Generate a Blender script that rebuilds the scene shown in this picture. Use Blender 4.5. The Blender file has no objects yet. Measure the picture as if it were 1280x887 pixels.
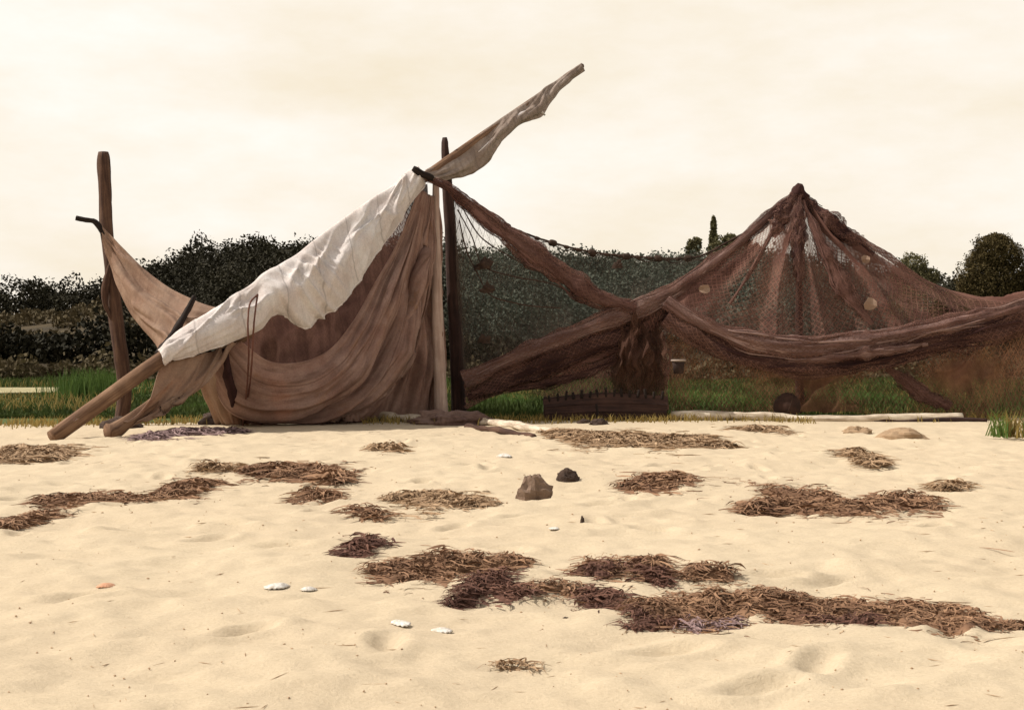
import bpy, math, random
import numpy as np
from mathutils import Vector

random.seed(7)
rng = np.random.default_rng(7)
S = bpy.context.scene
C = S.collection
R = math.radians

# ------------------------------------------------------------------ camera
F = 1758.0            # focal length in pixels of a 1280 px wide picture
CAMZ, HORY = 1.2, 440.0
cam_d = bpy.data.cameras.new('camera')
cam = bpy.data.objects.new('camera', cam_d)
C.objects.link(cam)
cam.location = (0, 0, CAMZ)
cam.rotation_euler = (R(90), 0, 0)
cam_d.sensor_width = 36.0
cam_d.lens = F / 1280 * 36.0
cam_d.shift_y = -(443.5 - HORY) / 1280
cam_d.clip_start, cam_d.clip_end = 0.1, 3000
S.camera = cam

# ------------------------------------------------------------------ sky and sun
SUN_EL, SUN_AZ = R(48), R(-86)      # azimuth from +Y, negative = to the left
w = bpy.data.worlds.new('World')
S.world = w
w.use_nodes = True
nt = w.node_tree
bg = nt.nodes['Background']
bg.inputs['Strength'].default_value = 0.093
sky = nt.nodes.new('ShaderNodeTexSky')
sky.sky_type = 'NISHITA'
sky.sun_disc = False
sky.sun_elevation = SUN_EL
sky.sun_rotation = SUN_AZ
sky.air_density, sky.dust_density, sky.ozone_density = 1.0, 6.0, 0.6
tc = nt.nodes.new('ShaderNodeTexCoord')
mp = nt.nodes.new('ShaderNodeMapping')
mp.inputs['Scale'].default_value = (1.2, 1.2, 3.2)
nz = nt.nodes.new('ShaderNodeTexNoise')
nz.inputs['Scale'].default_value = 3.2
nz.inputs['Detail'].default_value = 7
nz.inputs['Roughness'].default_value = 0.6
cr = nt.nodes.new('ShaderNodeValToRGB')         # thin high cloud veil, warm
cr.color_ramp.elements[0].position = 0.32
cr.color_ramp.elements[0].color = (10.7, 9.4, 7.3, 1)
cr.color_ramp.elements[1].position = 0.68
cr.color_ramp.elements[1].color = (12.1, 11.4, 10.5, 1)
mx = nt.nodes.new('ShaderNodeMix')
mx.data_type = 'RGBA'
mx.inputs['Factor'].default_value = 0.9
nt.links.new(tc.outputs['Generated'], mp.inputs['Vector'])
nt.links.new(mp.outputs['Vector'], nz.inputs['Vector'])
nt.links.new(nz.outputs['Fac'], cr.inputs['Fac'])
sp_ = nt.nodes.new('ShaderNodeSeparateXYZ')
mr_ = nt.nodes.new('ShaderNodeMapRange')
mr_.inputs['From Min'].default_value, mr_.inputs['From Max'].default_value = 0.28, 0.75
mr_.inputs['To Min'].default_value, mr_.inputs['To Max'].default_value = 0.92, 0.25
nt.links.new(tc.outputs['Generated'], sp_.inputs[0])
nt.links.new(sp_.outputs[2], mr_.inputs['Value'])
nt.links.new(mr_.outputs[0], mx.inputs[0])
nt.links.new(sky.outputs['Color'], mx.inputs['A'])
nt.links.new(cr.outputs['Color'], mx.inputs['B'])
nt.links.new(mx.outputs['Result'], bg.inputs['Color'])

sd = bpy.data.lights.new('sun', 'SUN')
sd.energy = 5.0
sd.angle = R(0.6)
sd.color = (1.0, 0.945, 0.86)
sun = bpy.data.objects.new('sun', sd)
C.objects.link(sun)
tosun = Vector((math.cos(SUN_EL) * math.sin(SUN_AZ), math.cos(SUN_EL) * math.cos(SUN_AZ), math.sin(SUN_EL)))
sun.rotation_euler = tosun.to_track_quat('Z', 'Y').to_euler()

S.view_settings.view_transform = 'Standard'
S.view_settings.look = 'None'
S.view_settings.gamma = 1
S.view_settings.exposure = 0.0
S.render.engine = 'CYCLES'
S.cycles.max_bounces = 6
S.cycles.diffuse_bounces = 3
S.cycles.transparent_max_bounces = 24

# ------------------------------------------------------------------ helpers
def P(px, py, Y):
    return np.array(((px - 640.0) / F * Y, Y, CAMZ - (py - HORY) / F * Y))

def G(px, py):
    Y = F * CAMZ / (py - HORY)
    return np.array(((px - 640.0) / F * Y, Y, 0.0))

def curve(pts, n):
    """n points along a smooth curve through pts, evenly by chord length"""
    p = np.asarray(pts, float)
    if len(p) == 1:
        return np.repeat(p, n, 0)
    d = np.r_[0, np.cumsum(np.linalg.norm(np.diff(p, axis=0), axis=1) + 1e-9)]
    m = np.zeros_like(p)
    if len(p) == 2:
        m[:] = (p[1] - p[0]) / d[1]
    else:
        s = np.diff(p, axis=0) / np.diff(d)[:, None]
        h = np.diff(d)
        m[1:-1] = (s[:-1] * h[1:, None] + s[1:] * h[:-1, None]) / (h[:-1] + h[1:])[:, None]
        m[0], m[-1] = s[0], s[-1]
    t = np.linspace(0, d[-1], n)
    i = np.clip(np.searchsorted(d, t, side='right') - 1, 0, len(p) - 2)
    h = (d[i + 1] - d[i])[:, None]
    u = ((t - d[i])[:, None]) / h
    return ((2 * u**3 - 3 * u**2 + 1) * p[i] + (u**3 - 2 * u**2 + u) * h * m[i]
            + (-2 * u**3 + 3 * u**2) * p[i + 1] + (u**3 - u**2) * h * m[i + 1])

def _hash(i, j, k, seed):
    n = (i * 374761393 + j * 668265263 + k * 1440662683 + seed * 974634777) & 0xffffffff
    n = ((n ^ (n >> 13)) * 1274126177) & 0xffffffff
    n = (n ^ (n >> 16)) & 0xffff
    return n / 32767.5 - 1.0

def vnoise(x, y, z=0.0, seed=0):
    x, y, z = np.broadcast_arrays(np.asarray(x, float), np.asarray(y, float), np.asarray(z, float))
    i, j, k = np.floor(x).astype(np.int64), np.floor(y).astype(np.int64), np.floor(z).astype(np.int64)
    fx, fy, fz = x - i, y - j, z - k
    fx, fy, fz = [f * f * f * (f * (f * 6 - 15) + 10) for f in (fx, fy, fz)]
    out = 0
    for a in (0, 1):
        for b in (0, 1):
            for c in (0, 1):
                wgt = (fx if a else 1 - fx) * (fy if b else 1 - fy) * (fz if c else 1 - fz)
                out = out + wgt * _hash(i + a, j + b, k + c, seed)
    return out

def fbm(x, y, z=0.0, seed=0, oct=4, gain=0.5):
    s, a, f = 0, 1.0, 1.0
    for o in range(oct):
        s = s + a * vnoise(np.asarray(x) * f, np.asarray(y) * f, np.asarray(z) * f, seed + o * 17)
        a *= gain
        f *= 2.03
    return s

class MB:
    """collects vertices, faces, uvs and a density value and links them as ONE mesh object"""
    def __init__(self):
        self.v, self.f, self.uv, self.d, self.n = [], [], [], [], 0
    def add(self, v, f, uv=None, d=None):
        v = np.asarray(v, float).reshape(-1, 3)
        f = [tuple(int(q) + self.n for q in t) for t in f]
        self.v.append(v)
        self.f.extend(f)
        self.uv.append(np.zeros((len(v), 2)) if uv is None else np.asarray(uv, float).reshape(-1, 2))
        self.d.append(np.ones(len(v)) if d is None else np.asarray(d, float).reshape(-1))
        self.n += len(v)
        return self
    def grid(self, g, uv=None, d=None, closed=False):
        """g: (nu, nv, 3); closed joins the last v column to the first"""
        nu, nv = g.shape[:2]
        I = np.arange(nu * nv).reshape(nu, nv)
        if closed:
            I = np.c_[I, I[:, :1]]
        q = np.stack([I[:-1, :-1], I[1:, :-1], I[1:, 1:], I[:-1, 1:]], -1).reshape(-1, 4)
        return self.add(g, q, uv, d)
    def tube(self, pts, rad, seg=10, bump=0.0, seed=1, flat=None, cap=True, bf=(2.0, 6.0)):
        p = np.asarray(pts, float)
        n = len(p)
        r = np.broadcast_to(np.asarray(rad, float), (n,))
        t = np.gradient(p, axis=0)
        t /= np.linalg.norm(t, axis=1)[:, None] + 1e-12
        ref = np.array((0.13, -1.0, 0.21))
        a = np.cross(t, ref)
        a /= np.linalg.norm(a, axis=1)[:, None]
        b = np.cross(t, a)
        L = np.r_[0, np.cumsum(np.linalg.norm(np.diff(p, axis=0), axis=1))]
        th = np.linspace(0, 2 * np.pi, seg, endpoint=False)
        rr = np.repeat(r[:, None], seg, 1)
        if bump:
            rr = rr * (1 + bump * fbm(np.cos(th)[None] * bf[0] + 0 * L[:, None], np.sin(th)[None] * bf[0] + 0 * L[:, None], L[:, None] * bf[1], seed, 3))
        fa, fb = (1, 1) if flat is None else flat
        g = p[:, None] + a[:, None] * (np.cos(th) * fa)[None, :, None] * rr[..., None] + b[:, None] * (np.sin(th) * fb)[None, :, None] * rr[..., None]
        uv = np.stack([np.repeat((th / 6.283)[None], n, 0), np.repeat(L[:, None], seg, 1)], -1)
        n0 = self.n
        self.grid(g, uv.reshape(-1, 2), None, closed=True)
        if cap:
            self.f.append(tuple(n0 + k for k in range(seg)))
            self.f.append(tuple(n0 + (n - 1) * seg + k for k in reversed(range(seg))))
        return self
    def box(self, c, sx, sy, sz, rz=0.0, tilt=0.0):
        v = np.array([(x, y, z) for x in (-1, 1) for y in (-1, 1) for z in (-1, 1)], float) * (sx / 2, sy / 2, sz / 2)
        ct, st = math.cos(tilt), math.sin(tilt)
        v = np.c_[v[:, 0] * ct - v[:, 2] * st, v[:, 1], v[:, 0] * st + v[:, 2] * ct]
        cz, sz_ = math.cos(rz), math.sin(rz)
        v = np.c_[v[:, 0] * cz - v[:, 1] * sz_, v[:, 0] * sz_ + v[:, 1] * cz, v[:, 2]] + np.asarray(c)
        return self.add(v, [(0, 1, 3, 2), (4, 6, 7, 5), (0, 4, 5, 1), (2, 3, 7, 6), (0, 2, 6, 4), (1, 5, 7, 3)])
    def build(self, name, mat, parent=None, smooth=True, solid=0.0, bevel=0.0):
        v = np.concatenate(self.v)
        if parent is not None:
            o0 = np.array(parent['_o'])
            loc = Vector((0, 0, 0))
        else:
            o0 = np.array(((v[:, 0].min() + v[:, 0].max()) / 2, (v[:, 1].min() + v[:, 1].max()) / 2, v[:, 2].min()))
            loc = Vector(o0)
        v = v - o0
        me = bpy.data.meshes.new(name)
        me.from_pydata(v.tolist(), [], self.f)
        uvl = me.uv_layers.new(name='UVMap')
        li = np.empty(len(me.loops), np.int32)
        me.loops.foreach_get('vertex_index', li)
        uvl.data.foreach_set('uv', np.concatenate(self.uv)[li].astype(np.float32).ravel())
        at = me.attributes.new('dens', 'FLOAT', 'POINT')
        at.data.foreach_set('value', np.concatenate(self.d).astype(np.float32))
        if smooth:
            me.polygons.foreach_set('use_smooth', np.ones(len(me.polygons), bool))
        me.materials.append(mat)
        me.update()
        o = bpy.data.objects.new(name, me)
        o.location = loc
        C.objects.link(o)
        if parent is not None:
            o.parent = parent
        o['_o'] = [float(q) for q in o0]
        if solid:
            m = o.modifiers.new('thickness', 'SOLIDIFY')
            m.thickness = solid
            m.offset = 0
        if bevel:
            m = o.modifiers.new('bevel', 'BEVEL')
            m.width = bevel
            m.segments = 2
        return o

def tag(o, label=None, cat=None, group=None, kind=None):
    if label: o['label'] = label
    if cat: o['category'] = cat
    if group: o['group'] = group
    if kind: o['kind'] = kind
    return o

def thing(name, label, cat, loc, group=None):
    o = bpy.data.objects.new(name, None)
    o.empty_display_size = 0.2
    o.location = Vector([float(q) for q in loc])
    o['_o'] = [float(q) for q in loc]
    C.objects.link(o)
    return tag(o, label, cat, group)

def loft(sections, nu, nv):
    """sections: list of lists of points -> (nu, nv, 3) smooth surface through them"""
    rows = np.stack([curve(s, nv) for s in sections])          # k, nv, 3
    k = len(sections)
    mid = rows.mean(1)
    d = np.r_[0, np.cumsum([np.linalg.norm(rows[i + 1] - rows[i], axis=1).mean() + 1e-6 for i in range(k - 1)])]
    # Hermite across sections
    m = np.zeros_like(rows)
    if k == 2:
        m[:] = (rows[1] - rows[0]) / d[1]
    else:
        s = np.diff(rows, axis=0) / np.diff(d)[:, None, None]
        h = np.diff(d)
        m[1:-1] = (s[:-1] * h[1:, None, None] + s[1:] * h[:-1, None, None]) / (h[:-1] + h[1:])[:, None, None]
        m[0], m[-1] = s[0], s[-1]
    t = np.linspace(0, d[-1], nu)
    i = np.clip(np.searchsorted(d, t, side='right') - 1, 0, k - 2)
    h = (d[i + 1] - d[i])[:, None, None]
    u = (t - d[i])[:, None, None] / h
    return ((2 * u**3 - 3 * u**2 + 1) * rows[i] + (u**3 - 2 * u**2 + u) * h * m[i]
            + (-2 * u**3 + 3 * u**2) * rows[i + 1] + (u**3 - u**2) * h * m[i + 1])

def normals(g):
    a = np.gradient(g, axis=0)
    b = np.gradient(g, axis=1)
    n = np.cross(a, b)
    n /= np.linalg.norm(n, axis=2)[..., None] + 1e-9
    return n * np.where(n[..., 1:2] > 0, -1, 1)     # towards the viewer's side

def uvgrid(g):
    du = np.linalg.norm(np.diff(g, axis=0), axis=2)
    dv = np.linalg.norm(np.diff(g, axis=1), axis=2)
    u = np.r_[0, np.cumsum(du.mean(1))]
    v = np.r_[0, np.cumsum(dv.mean(0))]
    return np.stack(np.meshgrid(u, v, indexing='ij'), -1)

def uv01(g):
    nu, nv = g.shape[:2]
    return np.meshgrid(np.linspace(0, 1, nu), np.linspace(0, 1, nv), indexing='ij')

# ------------------------------------------------------------------ materials
class NT:
    def __init__(self, name):
        self.m = bpy.data.materials.new(name)
        self.m.use_nodes = True
        self.t = self.m.node_tree
        self.b = self.t.nodes['Principled BSDF']
        self.out = self.t.nodes['Material Output']
    def n(self, kind, **kw):
        q = self.t.nodes.new(kind)
        for k, v in kw.items():
            if k in q.inputs.keys(): q.inputs[k].default_value = v
            else: setattr(q, k, v)
        return q
    def l(self, a, b): self.t.links.new(a, b)
    def coord(self, kind='Object', scale=(1, 1, 1)):
        c = self.n('ShaderNodeTexCoord')
        m = self.n('ShaderNodeMapping')
        m.inputs['Scale'].default_value = scale
        self.l(c.outputs[kind], m.inputs['Vector'])
        return m.outputs['Vector']
    def noise(self, vec, scale, detail=5, rough=0.6, dist=0.0):
        q = self.n('ShaderNodeTexNoise', Scale=scale, Detail=detail, Roughness=rough, Distortion=dist)
        self.l(vec, q.inputs['Vector'])
        return q.outputs['Fac']
    def ramp(self, fac, stops):
        q = self.n('ShaderNodeValToRGB')
        e = q.color_ramp.elements
        while len(e) < len(stops): e.new(0.5)
        for k, (p, c) in enumerate(stops):
            e[k].position = p
            e[k].color = (*c, 1) if len(c) == 3 else c
        self.l(fac, q.inputs['Fac'])
        return q.outputs['Color']
    def mix(self, fac, a, b, mode='MIX'):
        q = self.n('ShaderNodeMix', data_type='RGBA', blend_type=mode)
        for s, x in (('Factor', fac), ('A', a), ('B', b)):
            if hasattr(x, 'is_linked'): self.l(x, q.inputs[s] if s != 'Factor' else q.inputs[0])
            elif s == 'Factor': q.inputs[0].default_value = x
            else: q.inputs[s].default_value = (*x, 1)
        return q.outputs['Result']
    def math(self, op, a, b=0.0, clamp=False):
        q = self.n('ShaderNodeMath', operation=op, use_clamp=clamp)
        for k, x in enumerate((a, b)):
            if hasattr(x, 'is_linked'): self.l(x, q.inputs[k])
            else: q.inputs[k].default_value = x
        return q.outputs[0]
    def bump(self, h, strength, dist=0.02, prev=None):
        q = self.n('ShaderNodeBump', Strength=strength, Distance=dist)
        self.l(h, q.inputs['Height'])
        if prev is not None: self.l(prev, q.inputs['Normal'])
        return q.outputs['Normal']

def g3(c, k): return tuple(min(1.0, q * k) for q in c)

def mat_canvas(name, base, stain, trans=0.35, weave=True, rough=0.9, streak=0.5, rust=0.0, seam=0.0):
    N = NT(name)
    uv = N.coord('UV')
    ob = N.coord('Object')
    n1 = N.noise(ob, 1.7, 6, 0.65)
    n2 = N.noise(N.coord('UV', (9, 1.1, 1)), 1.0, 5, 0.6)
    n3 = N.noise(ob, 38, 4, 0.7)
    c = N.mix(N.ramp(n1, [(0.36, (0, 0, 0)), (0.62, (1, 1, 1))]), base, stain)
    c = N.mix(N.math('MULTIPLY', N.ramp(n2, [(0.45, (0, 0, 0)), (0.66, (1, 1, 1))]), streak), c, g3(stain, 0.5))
    if rust:
        n5 = N.noise(N.coord('UV', (3.5, 1.0, 1)), 1.3, 6, 0.75, 0.5)
        c = N.mix(N.math('MULTIPLY', N.ramp(n5, [(0.55, (0, 0, 0)), (0.70, (1, 1, 1))]), rust), c, (0.36, 0.17, 0.06))
    c = N.mix(0.55, c, N.ramp(n3, [(0.3, (0.55, 0.55, 0.55)), (0.7, (1.0, 1.0, 1.0))]), 'MULTIPLY')
    bp = N.bump(n3, 0.35, 0.01)
    if seam:                                        # sewn cloth widths
        ss = N.n('ShaderNodeSeparateXYZ')
        N.l(uv, ss.inputs[0])
        wob = N.math('ADD', ss.outputs[0], N.math('MULTIPLY', N.math('SUBTRACT', n1, 0.5), 0.05))
        dd = N.math('ABSOLUTE', N.math('SUBTRACT', N.math('FRACT', N.math('MULTIPLY', wob, 1.0 / seam)), 0.5))
        ln = N.math('LESS_THAN', dd, 0.016)
        c = N.mix(N.math('MULTIPLY', ln, 0.45), c, g3(stain, 0.45))
        bp = N.bump(ln, 0.8, 0.02, bp)
    N.l(c, N.b.inputs['Base Color'])
    N.b.inputs['Roughness'].default_value = rough
    N.b.inputs['Specular IOR Level'].default_value = 0.15
    if weave:
        bp = N.bump(N.noise(uv, 180, 2), 0.25, 0.004, bp)
    N.l(bp, N.b.inputs['Normal'])
    tr = N.n('ShaderNodeBsdfTranslucent')
    N.l(N.mix(1.0, c, (1.0, 0.86, 0.70), 'MULTIPLY'), tr.inputs['Color'])
    ms = N.n('ShaderNodeMixShader')
    ms.inputs[0].default_value = trans
    N.l(N.b.outputs[0], ms.inputs[1])
    N.l(tr.outputs[0], ms.inputs[2])
    N.l(ms.outputs[0], N.out.inputs['Surface'])
    return N.m

def mat_net(name, base, alt, cell=0.09, width=0.10, trans=0.45, vary=0.45, twk=0.38):
    """twine netting: density attribute + diamond meshes open between the twine"""
    N = NT(name)
    ob = N.coord('Object')
    uvn = N.n('ShaderNodeTexCoord')
    sp = N.n('ShaderNodeSeparateXYZ')
    wv = N.n('ShaderNodeMix', data_type='VECTOR')
    nn = N.n('ShaderNodeTexNoise', Scale=0.9, Detail=3)
    N.l(uvn.outputs['UV'], nn.inputs['Vector'])
    wv.inputs[0].default_value = 0.12
    N.l(uvn.outputs['UV'], wv.inputs['A'])
    N.l(nn.outputs['Color'], wv.inputs['B'])
    N.l(wv.outputs['Result'], sp.inputs[0])
    def lines(s):
        k = N.math('MULTIPLY', N.math('ADD', sp.outputs[0], N.math('MULTIPLY', sp.outputs[1], s)), 1.0 / cell)
        return N.math('LESS_THAN', N.math('ABSOLUTE', N.math('SUBTRACT', N.math('FRACT', k), 0.5)), width)
    tw = N.math('MAXIMUM', lines(0.6), lines(-0.6))
    at = N.n('ShaderNodeAttribute', attribute_name='dens')
    n1 = N.noise(ob, 2.3, 6, 0.7)
    n2 = N.noise(N.coord('UV', (7, 0.7, 1)), 1.0, 5, 0.65)
    nv = N.math('ADD', N.math('MULTIPLY', N.math('SUBTRACT', n1, 0.5), vary * 2), N.math('MULTIPLY', N.math('SUBTRACT', n2, 0.5), vary * 2))
    n4 = N.noise(ob, 60, 3, 0.7)
    nv = N.math('ADD', nv, N.math('MULTIPLY', N.math('SUBTRACT', n4, 0.5), 0.7))
    den = N.math('ADD', at.outputs['Fac'], N.math('MULTIPLY', nv, N.math('SUBTRACT', 1.15, at.outputs['Fac'])), clamp=True)
    alpha = N.math('ADD', den, N.math('MULTIPLY', tw, twk), clamp=True)
    c = N.mix(N.ramp(N.noise(ob, 1.3, 6, 0.7), [(0.35, (0, 0, 0)), (0.65, (1, 1, 1))]), base, alt)
    c = N.mix(N.math('MULTIPLY', N.ramp(n2, [(0.42, (0, 0, 0)), (0.7, (1, 1, 1))]), 0.55), c, g3(base, 0.42))
    c = N.mix(0.7, c, N.ramp(n4, [(0.3, (0.5, 0.5, 0.5)), (0.7, (1, 1, 1))]), 'MULTIPLY')
    N.l(c, N.b.inputs['Base Color'])
    N.b.inputs['Roughness'].default_value = 0.95
    N.b.inputs['Specular IOR Level'].default_value = 0.1
    N.l(N.bump(n4, 0.5, 0.012), N.b.inputs['Normal'])
    tr = N.n('ShaderNodeBsdfTranslucent')
    N.l(c, tr.inputs['Color'])
    ms = N.n('ShaderNodeMixShader')
    ms.inputs[0].default_value = trans
    N.l(N.b.outputs[0], ms.inputs[1])
    N.l(tr.outputs[0], ms.inputs[2])
    tp = N.n('ShaderNodeBsdfTransparent')
    m2 = N.n('ShaderNodeMixShader')
    N.l(alpha, m2.inputs[0])
    N.l(tp.outputs[0], m2.inputs[1])
    N.l(ms.outputs[0], m2.inputs[2])
    N.l(m2.outputs[0], N.out.inputs['Surface'])
    return N.m

def mat_wood(name, base, dark, pale=None, streak=(14, 1.3)):
    N = NT(name)
    v = N.coord('UV', (streak[0], streak[1], 1))
    n1 = N.noise(v, 1.0, 6, 0.65, 0.3)
    ob = N.coord('Object')
    n2 = N.noise(ob, 3.0, 5, 0.6)
    c = N.ramp(n1, [(0.3, dark), (0.55, base), (0.8, pale or g3(base, 1.4))])
    c = N.mix(N.math('MULTIPLY', N.ramp(n2, [(0.4, (0, 0, 0)), (0.7, (1, 1, 1))]), 0.6), c, dark)
    N.l(c, N.b.inputs['Base Color'])
    N.b.inputs['Roughness'].default_value = 0.85
    N.b.inputs['Specular IOR Level'].default_value = 0.2
    bp = N.bump(n1, 0.6, 0.02)
    bp = N.bump(N.noise(ob, 40, 4), 0.4, 0.01, bp)
    N.l(bp, N.b.inputs['Normal'])
    return N.m

def mat_rough(name, stops, scale=6.0, bump=0.6, dist=0.02, trans=0.0, rough=0.9):
    N = NT(name)
    ob = N.coord('Object')
    n1 = N.noise(ob, scale, 6, 0.7)
    c = N.ramp(n1, stops)
    N.l(c, N.b.inputs['Base Color'])
    N.b.inputs['Roughness'].default_value = rough
    N.b.inputs['Specular IOR Level'].default_value = 0.2
    N.l(N.bump(N.noise(ob, scale * 6, 5, 0.7), bump, dist), N.b.inputs['Normal'])
    if trans:
        tr = N.n('ShaderNodeBsdfTranslucent')
        N.l(c, tr.inputs['Color'])
        ms = N.n('ShaderNodeMixShader')
        ms.inputs[0].default_value = trans
        N.l(N.b.outputs[0], ms.inputs[1])
        N.l(tr.outputs[0], ms.inputs[2])
        N.l(ms.outputs[0], N.out.inputs['Surface'])
    return N.m

def mat_sand():
    N = NT('sand')
    ob = N.coord('Object')
    big = N.noise(ob, 0.33, 5, 0.6, 0.4)
    mid = N.noise(N.coord('Object', (1, 1.9, 1)), 1.5, 6, 0.65, 0.3)
    fine = N.noise(ob, 55, 5, 0.75)
    grain = N.noise(ob, 260, 3, 0.8)
    c = N.ramp(big, [(0.40, (0.335, 0.160, 0.036)), (0.50, (0.41, 0.235, 0.078)), (0.60, (0.50, 0.345, 0.175))])
    c = N.mix(N.math('MULTIPLY', N.ramp(mid, [(0.46, (0, 0, 0)), (0.7, (1, 1, 1))]), 0.5), c, (0.49, 0.345, 0.18))
    c = N.mix(N.math('MULTIPLY', N.ramp(mid, [(0.28, (1, 1, 1)), (0.47, (0, 0, 0))]), 0.55), c, (0.345, 0.185, 0.058))
    # drier, paler and slightly pink sand up by the tents and along the lower edge of the bank
    sx = N.n('ShaderNodeSeparateXYZ')
    N.l(ob, sx.inputs[0])
    yy = N.math('ADD', sx.outputs[1], N.math('MULTIPLY', N.math('SUBTRACT', big, 0.5), 9.0))
    mr = N.n('ShaderNodeMapRange')
    mr.inputs['From Min'].default_value, mr.inputs['From Max'].default_value = 8.5, 14.0
    N.l(yy, mr.inputs['Value'])
    c = N.mix(N.math('MULTIPLY', mr.outputs[0], 0.85), c, (0.46, 0.328, 0.218))
    m2 = N.n('ShaderNodeMapRange')
    m2.inputs['From Min'].default_value, m2.inputs['From Max'].default_value = 6.1, 5.1
    N.l(N.math('ADD', sx.outputs[1], N.math('MULTIPLY', N.math('SUBTRACT', mid, 0.5), 3.0)), m2.inputs['Value'])
    c = N.mix(N.math('MULTIPLY', m2.outputs[0], 0.9), c, (0.54, 0.455, 0.33))
    c = N.mix(0.5, c, N.ramp(fine, [(0.3, (0.72, 0.69, 0.66)), (0.62, (1.0, 1.0, 1.0))]), 'MULTIPLY')
    c = N.mix(N.math('MULTIPLY', N.ramp(grain, [(0.64, (0, 0, 0)), (0.72, (1, 1, 1))]), 0.55), c, (0.30, 0.18, 0.09))
    N.l(c, N.b.inputs['Base Color'])
    N.b.inputs['Roughness'].default_value = 0.95
    N.b.inputs['Specular IOR Level'].default_value = 0.1
    bp = N.bump(mid, 0.4, 0.06)
    bp = N.bump(fine, 0.5, 0.012, bp)
    bp = N.bump(grain, 0.4, 0.004, bp)
    N.l(bp, N.b.inputs['Normal'])
    return N.m

def mat_leaf(name, dark, light, scale=0.5, trans=0.25, jit=0.45):
    N = NT(name)
    ob = N.coord('Object')
    at = N.n('ShaderNodeAttribute', attribute_name='dens')
    n1 = N.noise(ob, scale, 4, 0.6)
    f = N.math('ADD', N.math('MULTIPLY', N.ramp(n1, [(0.3, (0, 0, 0)), (0.7, (1, 1, 1))]), 1 - jit), N.math('MULTIPLY', at.outputs['Fac'], jit))
    c = N.mix(f, dark, light)
    N.l(c, N.b.inputs['Base Color'])
    N.b.inputs['Roughness'].default_value = 0.8
    N.b.inputs['Specular IOR Level'].default_value = 0.15
    tr = N.n('ShaderNodeBsdfTranslucent')
    N.l(c, tr.inputs['Color'])
    ms = N.n('ShaderNodeMixShader')
    ms.inputs[0].default_value = trans
    N.l(N.b.outputs[0], ms.inputs[1])
    N.l(tr.outputs[0], ms.inputs[2])
    N.l(ms.outputs[0], N.out.inputs['Surface'])
    return N.m

M = {}
M['sand'] = mat_sand()
M['meadow'] = mat_rough('meadow', [(0.3, (0.03, 0.05, 0.012)), (0.55, (0.06, 0.09, 0.02)), (0.75, (0.12, 0.11, 0.04))], 1.2, 0.5, 0.05)
M['path'] = mat_rough('path', [(0.3, (0.24, 0.21, 0.11)), (0.6, (0.36, 0.32, 0.18))], 3, 0.5)
M['hill'] = mat_rough('hill', [(0.3, (0.022, 0.016, 0.008)), (0.5, (0.045, 0.032, 0.015)), (0.72, (0.075, 0.053, 0.025))], 0.22, 0.6, 0.3)
M['grass'] = mat_leaf('grass', (0.026, 0.042, 0.012), (0.080, 0.105, 0.026), 0.35, 0.3)
M['grass_bright'] = mat_leaf('grass_bright', (0.036, 0.075, 0.018), (0.105, 0.155, 0.036), 1.0, 0.35)
M['reed'] = mat_leaf('reed', (0.05, 0.13, 0.03), (0.16, 0.20, 0.05), 2.0, 0.35)
M['drygrass'] = mat_leaf('drygrass', (0.16, 0.11, 0.035), (0.36, 0.27, 0.09), 1.0, 0.3)
M['leaf_dark'] = mat_leaf('leaf_dark', (0.012, 0.011, 0.006), (0.034, 0.030, 0.015), 0.12, 0.0, 0.2)
M['leaf_grey'] = mat_leaf('leaf_grey', (0.045, 0.052, 0.040), (0.105, 0.115, 0.085), 0.12, 0.12)
M['leaf_scrub'] = mat_leaf('leaf_scrub', (0.045, 0.035, 0.017), (0.12, 0.092, 0.048), 0.2, 0.1)
M['leaf_tree'] = mat_leaf('leaf_tree', (0.034, 0.026, 0.010), (0.095, 0.070, 0.026), 0.9, 0.12)
M['leaf_olive'] = mat_leaf('leaf_olive', (0.055, 0.055, 0.022), (0.16, 0.14, 0.07), 0.7, 0.2)
M['bark'] = mat_wood('bark', (0.06, 0.045, 0.03), (0.02, 0.015, 0.01))
M['wood_spar'] = mat_wood('wood_spar', (0.20, 0.115, 0.068), (0.085, 0.045, 0.028), (0.33, 0.22, 0.14))
M['wood_post'] = mat_wood('wood_post', (0.10, 0.054, 0.036), (0.028, 0.014, 0.011), (0.18, 0.11, 0.07))
M['wood_dark'] = mat_wood('wood_dark', (0.055, 0.028, 0.022), (0.018, 0.010, 0.009), (0.09, 0.05, 0.035))
M['wood_pale'] = mat_wood('wood_pale', (0.45, 0.33, 0.275), (0.27, 0.18, 0.145), (0.54, 0.43, 0.37))
M['wood_bleached'] = mat_wood('wood_bleached', (0.66, 0.57, 0.45), (0.26, 0.19, 0.13), (0.78, 0.72, 0.62), (8, 2.5))
M['wood_black'] = mat_wood('wood_black', (0.022, 0.014, 0.011), (0.008, 0.005, 0.004))
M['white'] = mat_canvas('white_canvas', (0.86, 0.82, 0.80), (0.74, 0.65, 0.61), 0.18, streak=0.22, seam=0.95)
M['tan'] = mat_canvas('tan_canvas', (0.50, 0.335, 0.275), (0.36, 0.21, 0.165), 0.38, streak=0.72, rust=0.45, seam=0.62)  # strong radial streaks paint in the dark of the folds
M['tan_plain'] = mat_canvas('tan_plain', (0.45, 0.315, 0.235), (0.36, 0.225, 0.16), 0.35, streak=0.3, rust=0.12)
M['greybrown'] = mat_canvas('greybrown_canvas', (0.52, 0.43, 0.37), (0.36, 0.275, 0.225), 0.3)
M['brown'] = mat_canvas('brown_canvas', (0.30, 0.165, 0.105), (0.20, 0.098, 0.062), 0.38)
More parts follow.
